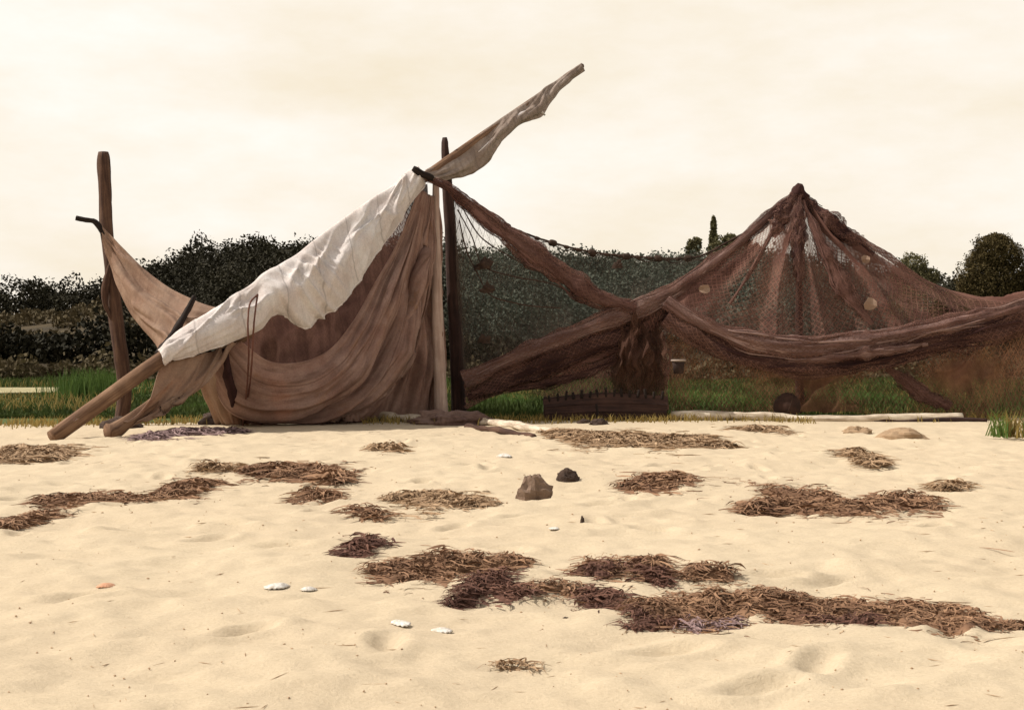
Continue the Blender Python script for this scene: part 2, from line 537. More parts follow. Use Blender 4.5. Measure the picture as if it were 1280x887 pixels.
M['heapcloth'] = mat_canvas('heap_cloth', (0.27, 0.18, 0.145), (0.15, 0.09, 0.075), 0.1)
M['net'] = mat_net('net', (0.185, 0.085, 0.070), (0.31, 0.165, 0.125), 0.065, 0.10, 0.4, 0.6, 0.45)
M['backnet'] = mat_net('backnet', (0.10, 0.050, 0.042), (0.19, 0.10, 0.075), 0.06, 0.12, 0.35)
M['net_sheer'] = mat_net('net_sheer', (0.075, 0.062, 0.05), (0.10, 0.07, 0.052), 0.12, 0.055, 0.3, 0.25)
M['net_low'] = mat_net('net_low', (0.18, 0.085, 0.058), (0.31, 0.165, 0.09), 0.085, 0.085, 0.35, 0.6, 0.6)
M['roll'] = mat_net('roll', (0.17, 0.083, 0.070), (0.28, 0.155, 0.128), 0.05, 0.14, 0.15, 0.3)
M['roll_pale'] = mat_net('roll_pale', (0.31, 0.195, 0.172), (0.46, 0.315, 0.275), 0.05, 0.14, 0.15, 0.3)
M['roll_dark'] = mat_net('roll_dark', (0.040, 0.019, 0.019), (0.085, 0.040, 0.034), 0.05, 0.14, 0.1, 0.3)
M['loose'] = mat_net('loose_net', (0.15, 0.075, 0.062), (0.29, 0.16, 0.125), 0.06, 0.08, 0.35, 0.6)
M['rope'] = mat_rough('rope', [(0.3, (0.03, 0.018, 0.014)), (0.7, (0.08, 0.045, 0.03))], 30, 0.8)
M['rope_red'] = mat_rough('rope_red', [(0.3, (0.10, 0.04, 0.03)), (0.7, (0.18, 0.08, 0.055))], 30, 0.8)
M['cork'] = mat_rough('cork', [(0.3, (0.028, 0.018, 0.014)), (0.7, (0.075, 0.045, 0.03))], 20, 0.8)
M['patch'] = mat_canvas('net_patch', (0.40, 0.28, 0.21), (0.32, 0.21, 0.15), 0.2)
M['weed'] = mat_leaf('weed', (0.100, 0.048, 0.028), (0.35, 0.208, 0.122), 4.0, 0.05)
M['weed_light'] = mat_leaf('weed_light', (0.17, 0.10, 0.052), (0.44, 0.305, 0.19), 4.0, 0.05)
M['weed_dark'] = mat_leaf('weed_dark', (0.045, 0.020, 0.016), (0.19, 0.095, 0.065), 4.0, 0.05)
M['weed_mauve'] = mat_leaf('weed_mauve', (0.15, 0.095, 0.095), (0.33, 0.23, 0.22), 4.0, 0.05)
M['stone'] = mat_rough('stone', [(0.3, (0.13, 0.085, 0.06)), (0.6, (0.24, 0.165, 0.12))], 9, 0.7, 0.02)
M['stone_dark'] = mat_rough('stone_dark', [(0.3, (0.03, 0.02, 0.016)), (0.6, (0.075, 0.048, 0.036))], 12, 0.7, 0.02)
M['stone_flat'] = mat_rough('stone_flat', [(0.3, (0.26, 0.17, 0.10)), (0.6, (0.36, 0.25, 0.155))], 9, 0.7, 0.02)
M['shell'] = mat_rough('shell', [(0.35, (0.42, 0.35, 0.27)), (0.6, (0.74, 0.71, 0.66))], 20, 0.4, 0.01, 0, 0.6)
M['pink'] = mat_rough('pink_shell', [(0.3, (0.50, 0.25, 0.15)), (0.6, (0.60, 0.34, 0.22))], 20, 0.4, 0.01)
M['buoy'] = mat_rough('buoy', [(0.3, (0.014, 0.008, 0.006)), (0.6, (0.05, 0.025, 0.018))], 5, 0.5, 0.02)
M['pail'] = mat_rough('pail', [(0.3, (0.02, 0.013, 0.011)), (0.7, (0.05, 0.03, 0.024))], 8, 0.4)
M['pail_in'] = mat_rough('pail_rim', [(0.3, (0.24, 0.19, 0.16)), (0.7, (0.32, 0.26, 0.22))], 8, 0.3)

# ================================================================== THE SETTING
def edge_y(x):
    """distance at which the sand gives way to grass"""
    return 24.6 + 0.12 * np.clip(x, -10, 12) + 0.35 * fbm(np.asarray(x) * 0.6, 3.0, 0, 5, 3)

xs = np.unique(np.r_[np.linspace(-260, -11, 22), np.linspace(-11, 11, 640), np.linspace(11, 260, 22)])
ys = np.unique(np.r_[np.linspace(-30, 3, 8), np.geomspace(3.0, 30, 520), np.linspace(30, 500, 26)])
X, Y = np.meshgrid(xs, ys, indexing='ij')
near = np.clip((edge_y(X) - 0.6 - Y) / 2.5, 0, 1) * np.clip((13 - np.abs(X)) / 2, 0, 1) * np.clip((Y + 5) / 4, 0, 1)
Z = 0.030 * fbm(X * 0.55, Y * 0.75, 0, 11, 4) + 0.020 * fbm(X * 2.6, Y * 3.3, 0, 21, 3) + 0.007 * fbm(X * 8.0, Y * 8.0, 0, 25, 2)
Z = Z - 0.020 * np.clip(fbm(X * 1.7, Y * 2.1, 0, 31, 2) - 0.35, 0, 1)
# footprints trodden across the sand
for k in range(170):
    fx, fy = rng.uniform(-6, 6), rng.uniform(4.4, 21)
    a = rng.uniform(-0.6, 0.6) + (1.3 if k % 2 else 0.1)
    ca, sa = math.cos(a), math.sin(a)
    i0, i1 = np.searchsorted(xs, (fx - 0.4, fx + 0.4))
    j0, j1 = np.searchsorted(ys, (fy - 0.4, fy + 0.4))
    dx, dy = X[i0:i1, j0:j1] - fx, Y[i0:i1, j0:j1] - fy
    q = ((dx * ca + dy * sa) / 0.14) ** 2 + ((-dx * sa + dy * ca) / 0.06) ** 2
    Z[i0:i1, j0:j1] += -0.040 * np.exp(-q ** 1.5) + 0.014 * np.exp(-(np.sqrt(q) - 1.7) ** 2 * 3)
Z = Z * near - 0.004
mb = MB()
mb.grid(np.stack([X, Y, Z], -1), np.stack([X, Y], -1))
tag(mb.build('sand', M['sand']), kind='structure')

def sandz(x, y):
    i = np.clip(np.searchsorted(xs, x), 0, len(xs) - 1)
    j = np.clip(np.searchsorted(ys, y), 0, len(ys) - 1)
    return float(Z[i, j])

# meadow behind the sand
mx_ = np.unique(np.r_[np.linspace(-90, -12, 12), np.linspace(-12, 14, 160), np.linspace(14, 90, 12)])
nv = 26
tt = np.linspace(0, 1, nv)
gm = np.zeros((len(mx_), nv, 3))
for k, x in enumerate(mx_):
    y0 = float(edge_y(x))
    yv = y0 + (70 - y0) * tt ** 2
    gm[k, :, 0] = x
    gm[k, :, 1] = yv
    gm[k, :, 2] = 0.03 * np.clip((yv - y0) / 0.5, -0.2, 1) + 0.004
mb = MB()
mb.grid(gm, gm[..., :2])
tag(mb.build('meadow', M['meadow']), kind='structure')

# a pale track crossing the meadow on the left
cl = curve([(-24, 40.5, 0), (-18, 41, 0), (-14.0, 41.6, 0), (-12.6, 42, 0)], 40)
wd = np.linspace(6.0, 4.0, 40) + 0.4 * fbm(np.arange(40) * 0.3, 0, 0, 3, 2)
g = np.stack([cl + np.array((0, 1, 0)) * (s * wd)[:, None] + np.array((0, 0, 0.06 + 0.10 * (1 - s * s * 4))) for s in (-0.5, -0.25, 0, 0.25, 0.5)], 1)
mb = MB()
mb.grid(g)
tag(mb.build('path', M['path']), kind='structure')

# wooded rise behind
ridge_px = [(-300, 352), (0, 355), (100, 358), (180, 342), (260, 324), (330, 305), (390, 300), (430, 306), (520, 304), (600, 314), (700, 320),
            (860, 322), (950, 322), (1060, 342), (1140, 356), (1200, 366), (1280, 368), (1600, 372)]
rX = np.array([(p - 640) / F * 138 for p, _ in ridge_px])
rZ = np.array([CAMZ + (440 - q) / F * 138 - 3.6 for _, q in ridge_px])
def hillz(x, y):
    x, y = np.asarray(x, float), np.asarray(y, float)
    t = np.clip((y - 58) / (138 - 58), 0, 1)
    up = t * t * (3 - 2 * t) * 0.55 + t * 0.45
    back = 1 - 0.5 * np.clip((y - 142) / 90, 0, 1)
    return (np.interp(x, rX, rZ) + 0.3 * fbm(x * 0.06, y * 0.06, 0, 41, 3)) * up * back
hx = np.linspace(-190, 190, 130)
hy = np.linspace(58, 260, 70)
HX, HY = np.meshgrid(hx, hy, indexing='ij')
mb = MB()
mb.grid(np.stack([HX, HY, hillz(HX, HY) + 0.0 + 0.05 * (HY > 60)], -1))
tag(mb.build('hill', M['hill']), kind='structure')

# ------------------------------------------------------------------ foliage
def leaves(cent, rad, n, size, seed=0):
    """n leaf-spray faces spread through an ellipsoid's volume, thicker to its rim"""
    r = np.random.default_rng(seed)
    d = r.normal(size=(n, 3))
    d /= np.linalg.norm(d, axis=1)[:, None]
    lump = 1 + 0.30 * fbm(d[:, 0] * 2.1 + seed, d[:, 1] * 2.1, d[:, 2] * 2.1, seed % 97, 3)
    p = d * (r.uniform(0.25, 1, n) ** 0.45 * lump)[:, None] * np.asarray(rad) + np.asarray(cent)
    a = r.normal(size=(n, 3))
    a /= np.linalg.norm(a, axis=1)[:, None]
    b = np.cross(a, r.normal(size=(n, 3)))
    b /= np.linalg.norm(b, axis=1)[:, None] + 1e-9
    s = size * r.uniform(0.55, 1.3, n)[:, None]
    v = np.stack([p - a * s, p + b * s * 0.55, p + a * s, p - b * s * 0.55], 1)
    return v.reshape(-1, 3), np.repeat(r.uniform(0, 1, n), 4)

def fast_quads(name, V, D, mat, parent=None):
    if parent is not None:
        o0 = np.array(parent['_o'])
        loc = (0, 0, 0)
    else:
        o0 = np.array((V[:, 0].mean(), V[:, 1].mean(), V[:, 2].min()))
        loc = o0
    me = bpy.data.meshes.new(name)
    n = len(V)
    me.vertices.add(n)
    me.vertices.foreach_set('co', (V - o0).astype(np.float32).ravel())
    me.loops.add(n)
    me.loops.foreach_set('vertex_index', np.arange(n, dtype=np.int32))
    me.polygons.add(n // 4)
    me.polygons.foreach_set('loop_start', np.arange(0, n, 4, dtype=np.int32))
    at = me.attributes.new('dens', 'FLOAT', 'POINT')
    at.data.foreach_set('value', D.astype(np.float32))
    me.materials.append(mat)
    me.update(calc_edges=True)
    o = bpy.data.objects.new(name, me)
    o.location = [float(q) for q in loc]
    C.objects.link(o)
    o.parent = parent
    return o

def foliage(name, crowns, mat, parent=None, seed=0):
    """crowns: (centre, radii, n, leaf size)"""
    V, D = [], []
    for k, (c, rd, n, s) in enumerate(crowns):
        v, d = leaves(c, rd, n, s, seed + k)
        V.append(v)
        D.append(d)
    V, D = np.concatenate(V), np.concatenate(D)
    return fast_quads(name, V, D, mat, parent)

dark, grey, scrub = [], [], []
for yy in np.arange(74, 150, 5.4):
    half = yy * 0.46 + 8
    for xx in np.arange(-half, half, 3.1):
        x = xx + rng.uniform(-1.3, 1.3)
        y = yy + rng.uniform(-2, 2)
        px = 640 + F * x / y
        h = rng.uniform(2.6, 4.4)
        z = float(hillz(x, y))
        rx = rng.uniform(1.5, 2.4)
        c = ((x, y, z + h * 0.5), (rx, rx, h * 0.56), int(np.clip(30 / (0.0013 * y) ** 2, 700, 2600)), 0.0013 * y)
        if px < 205 + rng.uniform(-25, 25):
            if y > 129: dark.append(c)
            elif rng.uniform() < 0.62:
                hh = rng.uniform(0.5, 1.5)
                scrub.append(((x, y, z + hh * 0.35), (rng.uniform(0.8, 1.8), 1.2, hh * 0.6), 200, 0.2))
        elif px < 560 or px > 1150:
            if px > 1150 and y > 120 and rng.uniform() < 0.4: continue
            dark.append(c)
        else:
            grey.append(c)
tag(foliage('dark_woodland', dark, M['leaf_dark'], seed=100), 'dark woodland covering the ridge behind the white canvas', 'woodland', kind='stuff')
tag(foliage('grey_woodland', grey, M['leaf_grey'], seed=4000), 'grey-green woodland on the slope seen through the sheer hanging net', 'woodland', kind='stuff')
tag(foliage('scrub', scrub, M['leaf_scrub'], seed=8000), 'brownish scrub on the open slope behind the tall left post', 'scrub', kind='stuff')

# rank weeds along the foot of the slope
weeds = []
for x in np.arange(-40, 40, 0.55):
    for y in (57.5, 61.5):
        hh = rng.uniform(0.5, 1.15) * (1 + 0.4 * math.sin(x * 0.35 + y))
        weeds.append(((x + rng.uniform(-.3, .3), y + rng.uniform(-1.2, 1.2), hh * 0.35 + float(hillz(x, y))), (rng.uniform(.5, .9), .6, hh * .6), 170, 0.13))
tag(foliage('undergrowth', weeds, M['leaf_scrub'], seed=12000), 'dark brown undergrowth along the far edge of the meadow', 'undergrowth', kind='stuff')

# the dark hedge at the foot of the slope, on the left
hd = []
for x in np.arange(-34, 0, 0.75):
    hh = 1.7 + 0.6 * math.sin(x * 0.9) + rng.uniform(-0.3, 0.4)
    hd.append(((x, 68 + rng.uniform(-0.8, 0.8), float(hillz(x, 68)) + hh * 0.45), (0.9, 0.9, hh * 0.58), 420, 0.16))
tag(foliage('hedge', hd, M['leaf_dark'], seed=9000), 'long dark hedge at the foot of the slope behind the left post', 'hedge')

def tree(name, label, cat, base, h, clumps, mat, leaf, n, group, trunk_r=0.12):
    t = thing(name, label, cat, base, group)
    b = np.asarray(base, float)
    m = MB()
    top = b + (0.1, 0, h * 0.72)
    m.tube(curve([b - (0, 0, 0.2), b + (0.05, 0, h * 0.3), top], 10), np.linspace(trunk_r, trunk_r * 0.3, 10), 8, 0.15)
    for (dx, dz, rx, rz) in clumps[:6]:
        m.tube(curve([b + (0.02, 0, h * 0.3), b + (dx * 0.5, 0.1, h * 0.3 + (dz - h * 0.3) * 0.6), b + (dx * 0.85, 0.0, dz)], 6), np.linspace(trunk_r * 0.45, trunk_r * 0.12, 6), 6)
    m.build('trunk', M['bark'], t)
    r = np.random.default_rng(int(abs(b[0]) * 100))
    foliage('crown', [((b[0] + dx, b[1] + r.uniform(-0.4, 0.4) * rx, b[2] + dz), (rx, rx, rz), n, leaf) for (dx, dz, rx, rz) in clumps], mat, t, seed=int(abs(b[0]) * 37) + 11)
    return t

# round tree at the right edge, 60 m off
b = P(1243, 440, 60)
b[2] = float(hillz(b[0], 60))
k = 60 / F
TG = 'trees standing beyond the nets'
tree('round_tree', 'large dark round tree rising beyond the right end of the nets', 'tree', b, 6.4,
     [(0, 4.0, 1.25, 1.2), (-0.75, 4.2, 0.85, 1.0), (0.8, 4.3, 0.9, 1.1), (-0.2, 5.4, 0.85, 0.75), (0.45, 5.2, 0.75, 0.8), (-0.9, 3.2, 0.8, 0.8),
      (0.9, 3.2, 0.85, 0.8), (0, 2.7, 1.1, 0.8), (-0.45, 4.9, 0.7, 0.7), (1.2, 3.9, 0.6, 0.8), (-1.15, 3.8, 0.5, 0.7), (0.1, 5.85, 0.5, 0.35)],
     M['leaf_tree'], 0.05, 4200, TG, 0.16)
b = P(1188, 440, 62)
b[2] = float(hillz(b[0], 62))
tree('low_tree', 'low dark bush tucked against the left side of the large round tree', 'tree', b, 4.0,
     [(0, 3.2, 0.75, 0.55), (-0.45, 2.7, 0.6, 0.6), (0.5, 2.9, 0.7, 0.6), (0, 2.2, 0.9, 0.7)], M['leaf_tree'], 0.055, 2000, TG, 0.1)
b = P(1143, 440, 70)
b[2] = float(hillz(b[0], 70))
tree('bushy_tree', 'small olive tree peeping over the right slope of the pointed net tent', 'tree', b, 5.2,
     [(0, 4.9, 0.75, 0.6), (-0.6, 4.3, 0.6, 0.6), (0.6, 4.2, 0.6, 0.6), (0, 3.7, 1.0, 0.8), (-0.2, 2.8, 1.2, 0.9)], M['leaf_olive'], 0.07, 1300, TG, 0.1)
# group on the skyline between the two tents
for (nm, lb, px, Yd, topy, wpx, sh, mt) in (
        ('spire_tree', 'slim pointed tree standing tallest on the skyline between the tents', 890, 128, 273, 13, 'spire', 'leaf_olive'),
        ('pale_tree', 'thin pale tree just left of the slim pointed skyline tree', 868, 130, 294, 15, 'oval', 'leaf_olive'),
        ('spreading_tree', 'loose tree just right of the slim pointed skyline tree', 907, 126, 289, 26, 'oval', 'leaf_olive'),
        ('skyline_bush', 'small bush on the skyline touching the left slope of the net tent', 925, 124, 294, 22, 'oval', 'leaf_tree')):
    b = P(px, 440, Yd)
    b[2] = float(hillz(b[0], Yd))
    h = CAMZ + (440 - topy) / F * Yd - b[2]
    u = Yd / F * wpx
    if sh == 'spire':
        cl_ = [(0.0, h * f, u * (0.55 - 0.45 * f) * 1.6, h * 0.12) for f in (0.3, 0.42, 0.54, 0.66, 0.77, 0.87, 0.93)]
        cl_ = [(c[0] + 0.35 * (c[1] / h - 0.5), c[1], c[2], c[3]) for c in cl_]
    else:
        cl_ = [(0, h * 0.6, u * 0.8, h * 0.22), (-u * 0.3, h * 0.78, u * 0.45, h * 0.14), (u * 0.25, h * 0.86, u * 0.4, h * 0.12), (0.1, h * 0.4, u * 0.9, h * 0.2)]
    tree(nm, lb, 'tree', b, h, cl_, M[mt], 0.17, 420, 'trees on the skyline', 0.12)

# ------------------------------------------------------------------ grass
def blades(pts, hts, width, seed, lean=0.35):
    r = np.random.default_rng(seed)
    n = len(pts)
    a = r.uniform(0, 6.283, n)
    side = np.stack([np.cos(a), np.sin(a), 0 * a], 1) * (np.asarray(width) * r.uniform(0.7, 1.3, n))[:, None]
    b = r.uniform(0, 6.283, n)
    ln = np.stack([np.cos(b), np.sin(b), 0 * b], 1) * (hts * lean * r.uniform(0.2, 1.2, n))[:, None]
    up = np.array((0, 0, 1.0))
    v = np.stack([pts - side, pts + side, pts + side * 0.7 + ln * 0.35 + up * (hts * 0.6)[:, None], pts - side * 0.7 + ln * 0.35 + up * (hts * 0.6)[:, None],
                  pts + ln + up * hts[:, None]], 1)
    V = v.reshape(-1, 3)
    i = np.arange(n) * 5
    f = np.stack([i, i + 1, i + 2, i + 3], 1).tolist() + np.stack([i + 3, i + 2, i + 4], 1).tolist()
    m = MB()
    m.v, m.f, m.uv, m.d, m.n = [V], f, [np.zeros((len(V), 2))], [np.repeat(r.uniform(0, 1, n), 5)], len(V)
    return m

n = 95000
gy = 24.8 + (64 - 24.8) * rng.uniform(0, 1, n) ** 1.7
gx = rng.uniform(-1, 1, n) * (gy * 0.42 + 1)
ok = gy > edge_y(gx) + 0.1
pth = (np.abs(gy - np.interp(gx, (-24, -18, -14, -12.6), (40.5, 41, 41.6, 42))) < 2.8) & (gx < -12.6)
ok &= ~pth
gx, gy = gx[ok], gy[ok]
hh = (0.14 + 0.10 * fbm(gx * 0.4, gy * 0.3, 0, 51, 3)) * rng.uniform(0.6, 1.4, len(gx)) * np.clip((gy - edge_y(gx)) / 2.5, 0.25, 1)
hh = np.where((gx < -8.5) & (gy > 29) & (gy < 46), hh * 0.35, hh)
hh = np.clip(hh, 0.04, 0.5)
m = blades(np.stack([gx, gy, np.full(len(gx), 0.03)], 1), hh, 0.012 + 0.0005 * gy, 61)
tag(m.build('grass', M['grass'], smooth=False), 'green meadow grass behind the tents and nets', 'grass', kind='stuff')

n = 16000
q = [(-6.6, -4.7, 26.5, 34, .24), (3.0, 5.6, 27.5, 36, .30), (6.8, 8.9, 27.5, 36, .30), (-0.9, 0.7, 27, 33, .26)]
bx, by, bh = [], [], []
for (xa, xb, ya, yb, hm) in q:
    nn = int(n * (xb - xa) / 10)
    fx, fy = rng.uniform(xa, xb, nn), rng.uniform(ya, yb, nn)
    edge = np.clip(np.minimum(fx - xa, xb - fx) / 0.7 + 0.6 * vnoise(fx * 1.5, fy * 0.8, 0, 67), 0.1, 1)
    bx.append(fx); by.append(fy); bh.append(0.75 * hm * edge * rng.uniform(0.5, 1.3, nn))
m = blades(np.stack([np.concatenate(bx), np.concatenate(by), np.full(sum(map(len, bx)), 0.03)], 1), np.concatenate(bh), 0.022, 64, 0.6)
tag(m.build('lush_grass', M['grass_bright'], smooth=False), 'brighter patches of lush grass behind the nets', 'grass', kind='stuff')

# tall bright grass by the left post
n = 900
c0 = G(117, 497)
gp = np.stack([c0[0] + rng.normal(0, 0.42, n), c0[1] + rng.normal(0, 0.8, n), np.full(n, 0.02)], 1)
m = blades(gp, rng.uniform(0.35, 0.85, n), 0.014, 62, 0.3)
tag(m.build('tall_grass', M['grass_bright'], smooth=False), 'clump of tall bright green grass left of the tall post', 'grass clump')

# ================================================================== SPARS, POSTS, MASTS
S0, S1 = P(66, 548, 19.5), P(728, 81, 29.0)
S0[2] = 0.03
def spar_t(px):
    k = (px - 640) / F
    return (k * S0[1] - S0[0]) / ((S1[0] - S0[0]) - k * (S1[1] - S0[1]))
def spar(px, dpy=0.0, dY=0.0):
    q = S0 + (S1 - S0) * spar_t(px)
    yp = HORY - (q[2] - CAMZ) * F / q[1]
    return P(px, yp + dpy, q[1] + dY)

m = MB()
n = 60
tt = np.linspace(0, 1, n)
pp = S0[None] + (S1 - S0)[None] * tt[:, None]
pp[:, 2] += 0.05 * np.sin(tt * 9) * (1 - tt) - 0.02
m.tube(pp, np.interp(tt, [0, 0.05, 0.5, 1], [0.105, 0.115, 0.10, 0.045]), 14, 0.10, 3, bf=(1.5, 1.2))
tag(m.build('long_spar', M['wood_spar']), 'long slanting wooden spar that carries the white canvas and the raised sail', 'spar')

m = MB()
q = curve([P(136, 543, 20.3), P(205, 494, 21.1), P(262, 452, 21.8), P(315, 416, 22.25)], 30)
q[0, 2] = 0.05
m.tube(q, np.interp(np.linspace(0, 1, 30), [0, 0.12, 1], [0.13, 0.10, 0.06]), 12, 0.22, 5, bf=(1.5, 1.5))
tag(m.build('short_spar', M['wood_spar']), 'shorter thick spar with a splintered foot beside the long slanting spar', 'spar')

# tall left post
m = MB()
YL = 23.3
q = curve([P(129, 190, YL), P(131, 235, YL), P(134, 290, YL), P(139, 340, YL), P(146, 400, YL), P(152, 450, YL), P(156, 490, YL), P(150, 532, YL)], 70)
q[-1, 2] = -0.15
m.tube(q, np.interp(np.linspace(0, 1, 70), [0, 0.02, 0.3, 0.55, 0.9, 1], [0.075, 0.10, 0.105, 0.115, 0.115, 0.10]), 14, 0.18, 9, bf=(1.4, 1.6))
lp = m.build('tall_post', M['wood_post'])
tag(lp, 'tall rough wooden post standing alone at the left', 'post')
m = MB()       # split flap of bark half way down
m.tube(curve([P(139, 325, YL - 0.12), P(132, 355, YL - 0.14), P(131, 378, YL - 0.13), P(140, 400, YL - 0.08)], 14), np.array([0.02, .03, .04, .05, .055, .06, .06, .06, .055, .05, .045, .04, .03, .02]), 8, 0.3, 4)
m.build('bark_flap', M['wood_post'], lp)

# dark hooked branch on it
m = MB()
m.tube(curve([P(95, 272, YL - 0.28), P(106, 275, YL - 0.26), P(118, 277, YL - 0.22), P(127, 288, YL - 0.20), P(137, 306, YL - 0.17)], 20), np.linspace(0.035, 0.06, 20), 8, 0.25, 8)
tag(m.build('crooked_stick', M['wood_black']), 'crooked black stick poking out left from the tall post', 'stick')

# dark mast behind the pale pole
m = MB()
YM = 26.0
q = curve([P(556, 172, YM), P(557, 200, YM), P(561, 250, YM), P(566, 350, YM), P(571, 440, YM), P(574, 520, YM)], 60)
q[-1, 2] = -0.1
m.tube(q, np.interp(np.linspace(0, 1, 60), [0, 0.015, 0.2, 1], [0.04, 0.06, 0.105, 0.15]), 12, 0.15, 12, bf=(1.4, 1.6))
tag(m.build('mast', M['wood_dark']), 'upright dark mast behind the pale pole with its tip above the spar', 'mast')

# pale pole
m = MB()
q = curve([P(545, 222, 25.36), P(545, 300, 25.3), P(547, 400, 25.2), P(552, 521, 25.1)], 50)
m.tube(q, np.interp(np.linspace(0, 1, 50), [0, 0.3, 1], [0.055, 0.09, 0.135]), 12, 0.10, 14, bf=(1.2, 1.2))
tag(m.build('pale_pole', M['wood_pale']), 'weathered pale pole propping the tip of the brown canvas tent', 'pole')

# black peg at the mast head
m = MB()
m.tube(curve([P(516, 210, 24.85), P(527, 217, 24.88), P(541, 223, 24.95)], 10), np.array([.05, .062, .066, .068, .066, .066, .064, .062, .06, .05]), 8, 0.15, 2)
tag(m.build('short_peg', M['wood_black']), 'short black peg jutting out where the canvas meets the mast head', 'peg')

# ================================================================== CANVAS
# raised grey-brown sail at the upper end of the spar
sec = []
for (u, l, dv) in (((532, 213), (538, 226), .05), ((548, 204), (556, 226), .10), ((568, 190), (576, 222), .14), ((588, 176), (596, 217), .16), ((606, 163), (610, 203), .15),
                   ((622, 151), (626, 184), .13), ((640, 139), (646, 160), .12), ((655, 130), (662, 151), .12), ((668, 120), (676, 146), .12), ((679, 112), (684, 131), .08),
                   ((695, 101), (699, 112), .05), ((712, 89), (715, 98), .04), ((727, 79), (729, 85), .03)):
    a = spar(u[0], 0, 0)
    ya = a[1]
    sec.append([P(u[0] + 4, u[1] + 10, ya + 0.16), P(u[0] + 1, u[1] + 2, ya + 0.09), P(u[0], u[1], ya - 0.02), P(u[0] * .7 + l[0] * .3, u[1] * .7 + l[1] * .3, ya - 0.12), P(u[0] * .35 + l[0] * .65, u[1] * .35 + l[1] * .65, ya - 0.12 - dv * 0.5), P(l[0], l[1], ya - 0.02)])
g = loft(sec, 150, 40)
U, V = uv01(g)
g = g + normals(g) * ((0.05 * fbm(U * 9 + V * 3, V * 5, 0, 71, 3) + 0.035 * vnoise(U * 3, V * 12 + U * 4, 0, 72)) * np.clip((V - 0.3) * 3, 0, 1) * np.clip((1 - U) * 4, 0.25, 1))[..., None]
m = MB()
m.grid(g, uvgrid(g))
sl = m.build('raised_sail', M['greybrown'], solid=0.012)
tag(sl, 'grey-brown sail rolled along the raised upper end of the long spar', 'sail')
m = MB()      # the light bolt rope hem that twists along the sail
q = curve([spar(598, 18, -0.24), spar(625, 12, -0.22), spar(648, 8, -0.2), spar(664, 14, -0.2), spar(676, 22, -0.2), spar(681, 30, -0.18)], 40)
m.tube(q, np.interp(np.linspace(0, 1, 40), [0, .4, .8, 1], [.012, .03, .05, .02]), 8, 0.3, 7)
m.build('hem', M['white'], sl)

# white canvas thrown over the spar
pairs = [((526, 214), (530, 228)), ((517, 219), (521, 243)), ((503, 227), (503, 266)), ((488, 238), (492, 288)), ((470, 249), (476, 308)), ((450, 263), (460, 333)), ((430, 277), (444, 356)),
         ((408, 293), (424, 379)), ((390, 307), (402, 394)), ((373, 321), (386, 404)), ((356, 331), (368, 405)), ((342, 339), (354, 393)), ((330, 346), (341, 394)),
         ((318, 357), (327, 409)), ((300, 369), (306, 418)), ((282, 381), (284, 426)), ((262, 393), (264, 433)), ((240, 406), (243, 441)), ((222, 418), (225, 447)), ((209, 431), (211, 450)), ((203, 443), (204, 454))]
sec = []
for u, l in pairs:
    ya = spar(min(u[0], 524))[1]
    d = (l[1] - u[1])
    u = (u[0] - 2, u[1] - 3)
    f = d / 80.0
    sec.append([P(u[0] + 2, u[1] + 26, ya + 0.30), P(u[0] + 1, u[1] + 8, ya + 0.18), P(u[0], u[1], ya - 0.02), P(u[0] + (l[0] - u[0]) * .25, u[1] + d * .25, ya - 0.21),
                P(u[0] + (l[0] - u[0]) * .6, u[1] + d * .6, ya - 0.22 - 0.22 * f), P(l[0], l[1], ya - 0.12 - 0.05 * f), P(l[0] + 1, l[1] - 3, ya - 0.02)])
g = loft(sec, 260, 60)
U, V = uv01(g)
amp = np.clip((V - 0.29) * 6, 0.0, 1) * np.clip(1.25 - V, 0.4, 1) * 1.45
gath = np.exp(-((U - 0.52) / 0.10) ** 2)
crease = lambda n, k: np.exp(-np.abs(n) * k)          # narrow sharp ridges
low = np.clip((U - 0.62) * 8, 0, 1)
top = np.clip((0.42 - U) * 8, 0, 1)
fold = 0.16 * gath * (crease(vnoise(U * 26 + V * 6, V * 0.7, 0, 84), 3.5) + 0.45 * crease(vnoise(U * 47 + V * 10, V * 0.9, 0, 87), 4))
fold = fold + (low + top) * 0.075 * (crease(vnoise(V * 7 + U * 3.0, U * 3.2, 0, 81), 5) + 0.6 * crease(vnoise(V * 15 - U * 4, U * 6, 0, 82), 6))
fold = fold + 0.07 * crease(vnoise(U * 9 - V * 4.0, V * 0.8 + U * 2, 0, 86), 4) + 0.05 * vnoise(U * 5, V * 2, 0, 85)
fold = np.maximum(fold - 0.02, -0.02)
g = g + normals(g) * (fold * amp)[..., None]
m = MB()
m.grid(g, uvgrid(g))
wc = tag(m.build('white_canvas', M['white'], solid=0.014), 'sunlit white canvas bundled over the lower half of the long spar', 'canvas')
wc['_o'] = list(wc.location)
m = MB()
m.tube(g[2:-2, 53] + np.array((0, -0.012, 0)), 0.017, 7, 0.25, 5, bf=(1, 12))
m.build('hem', M['white'], wc)

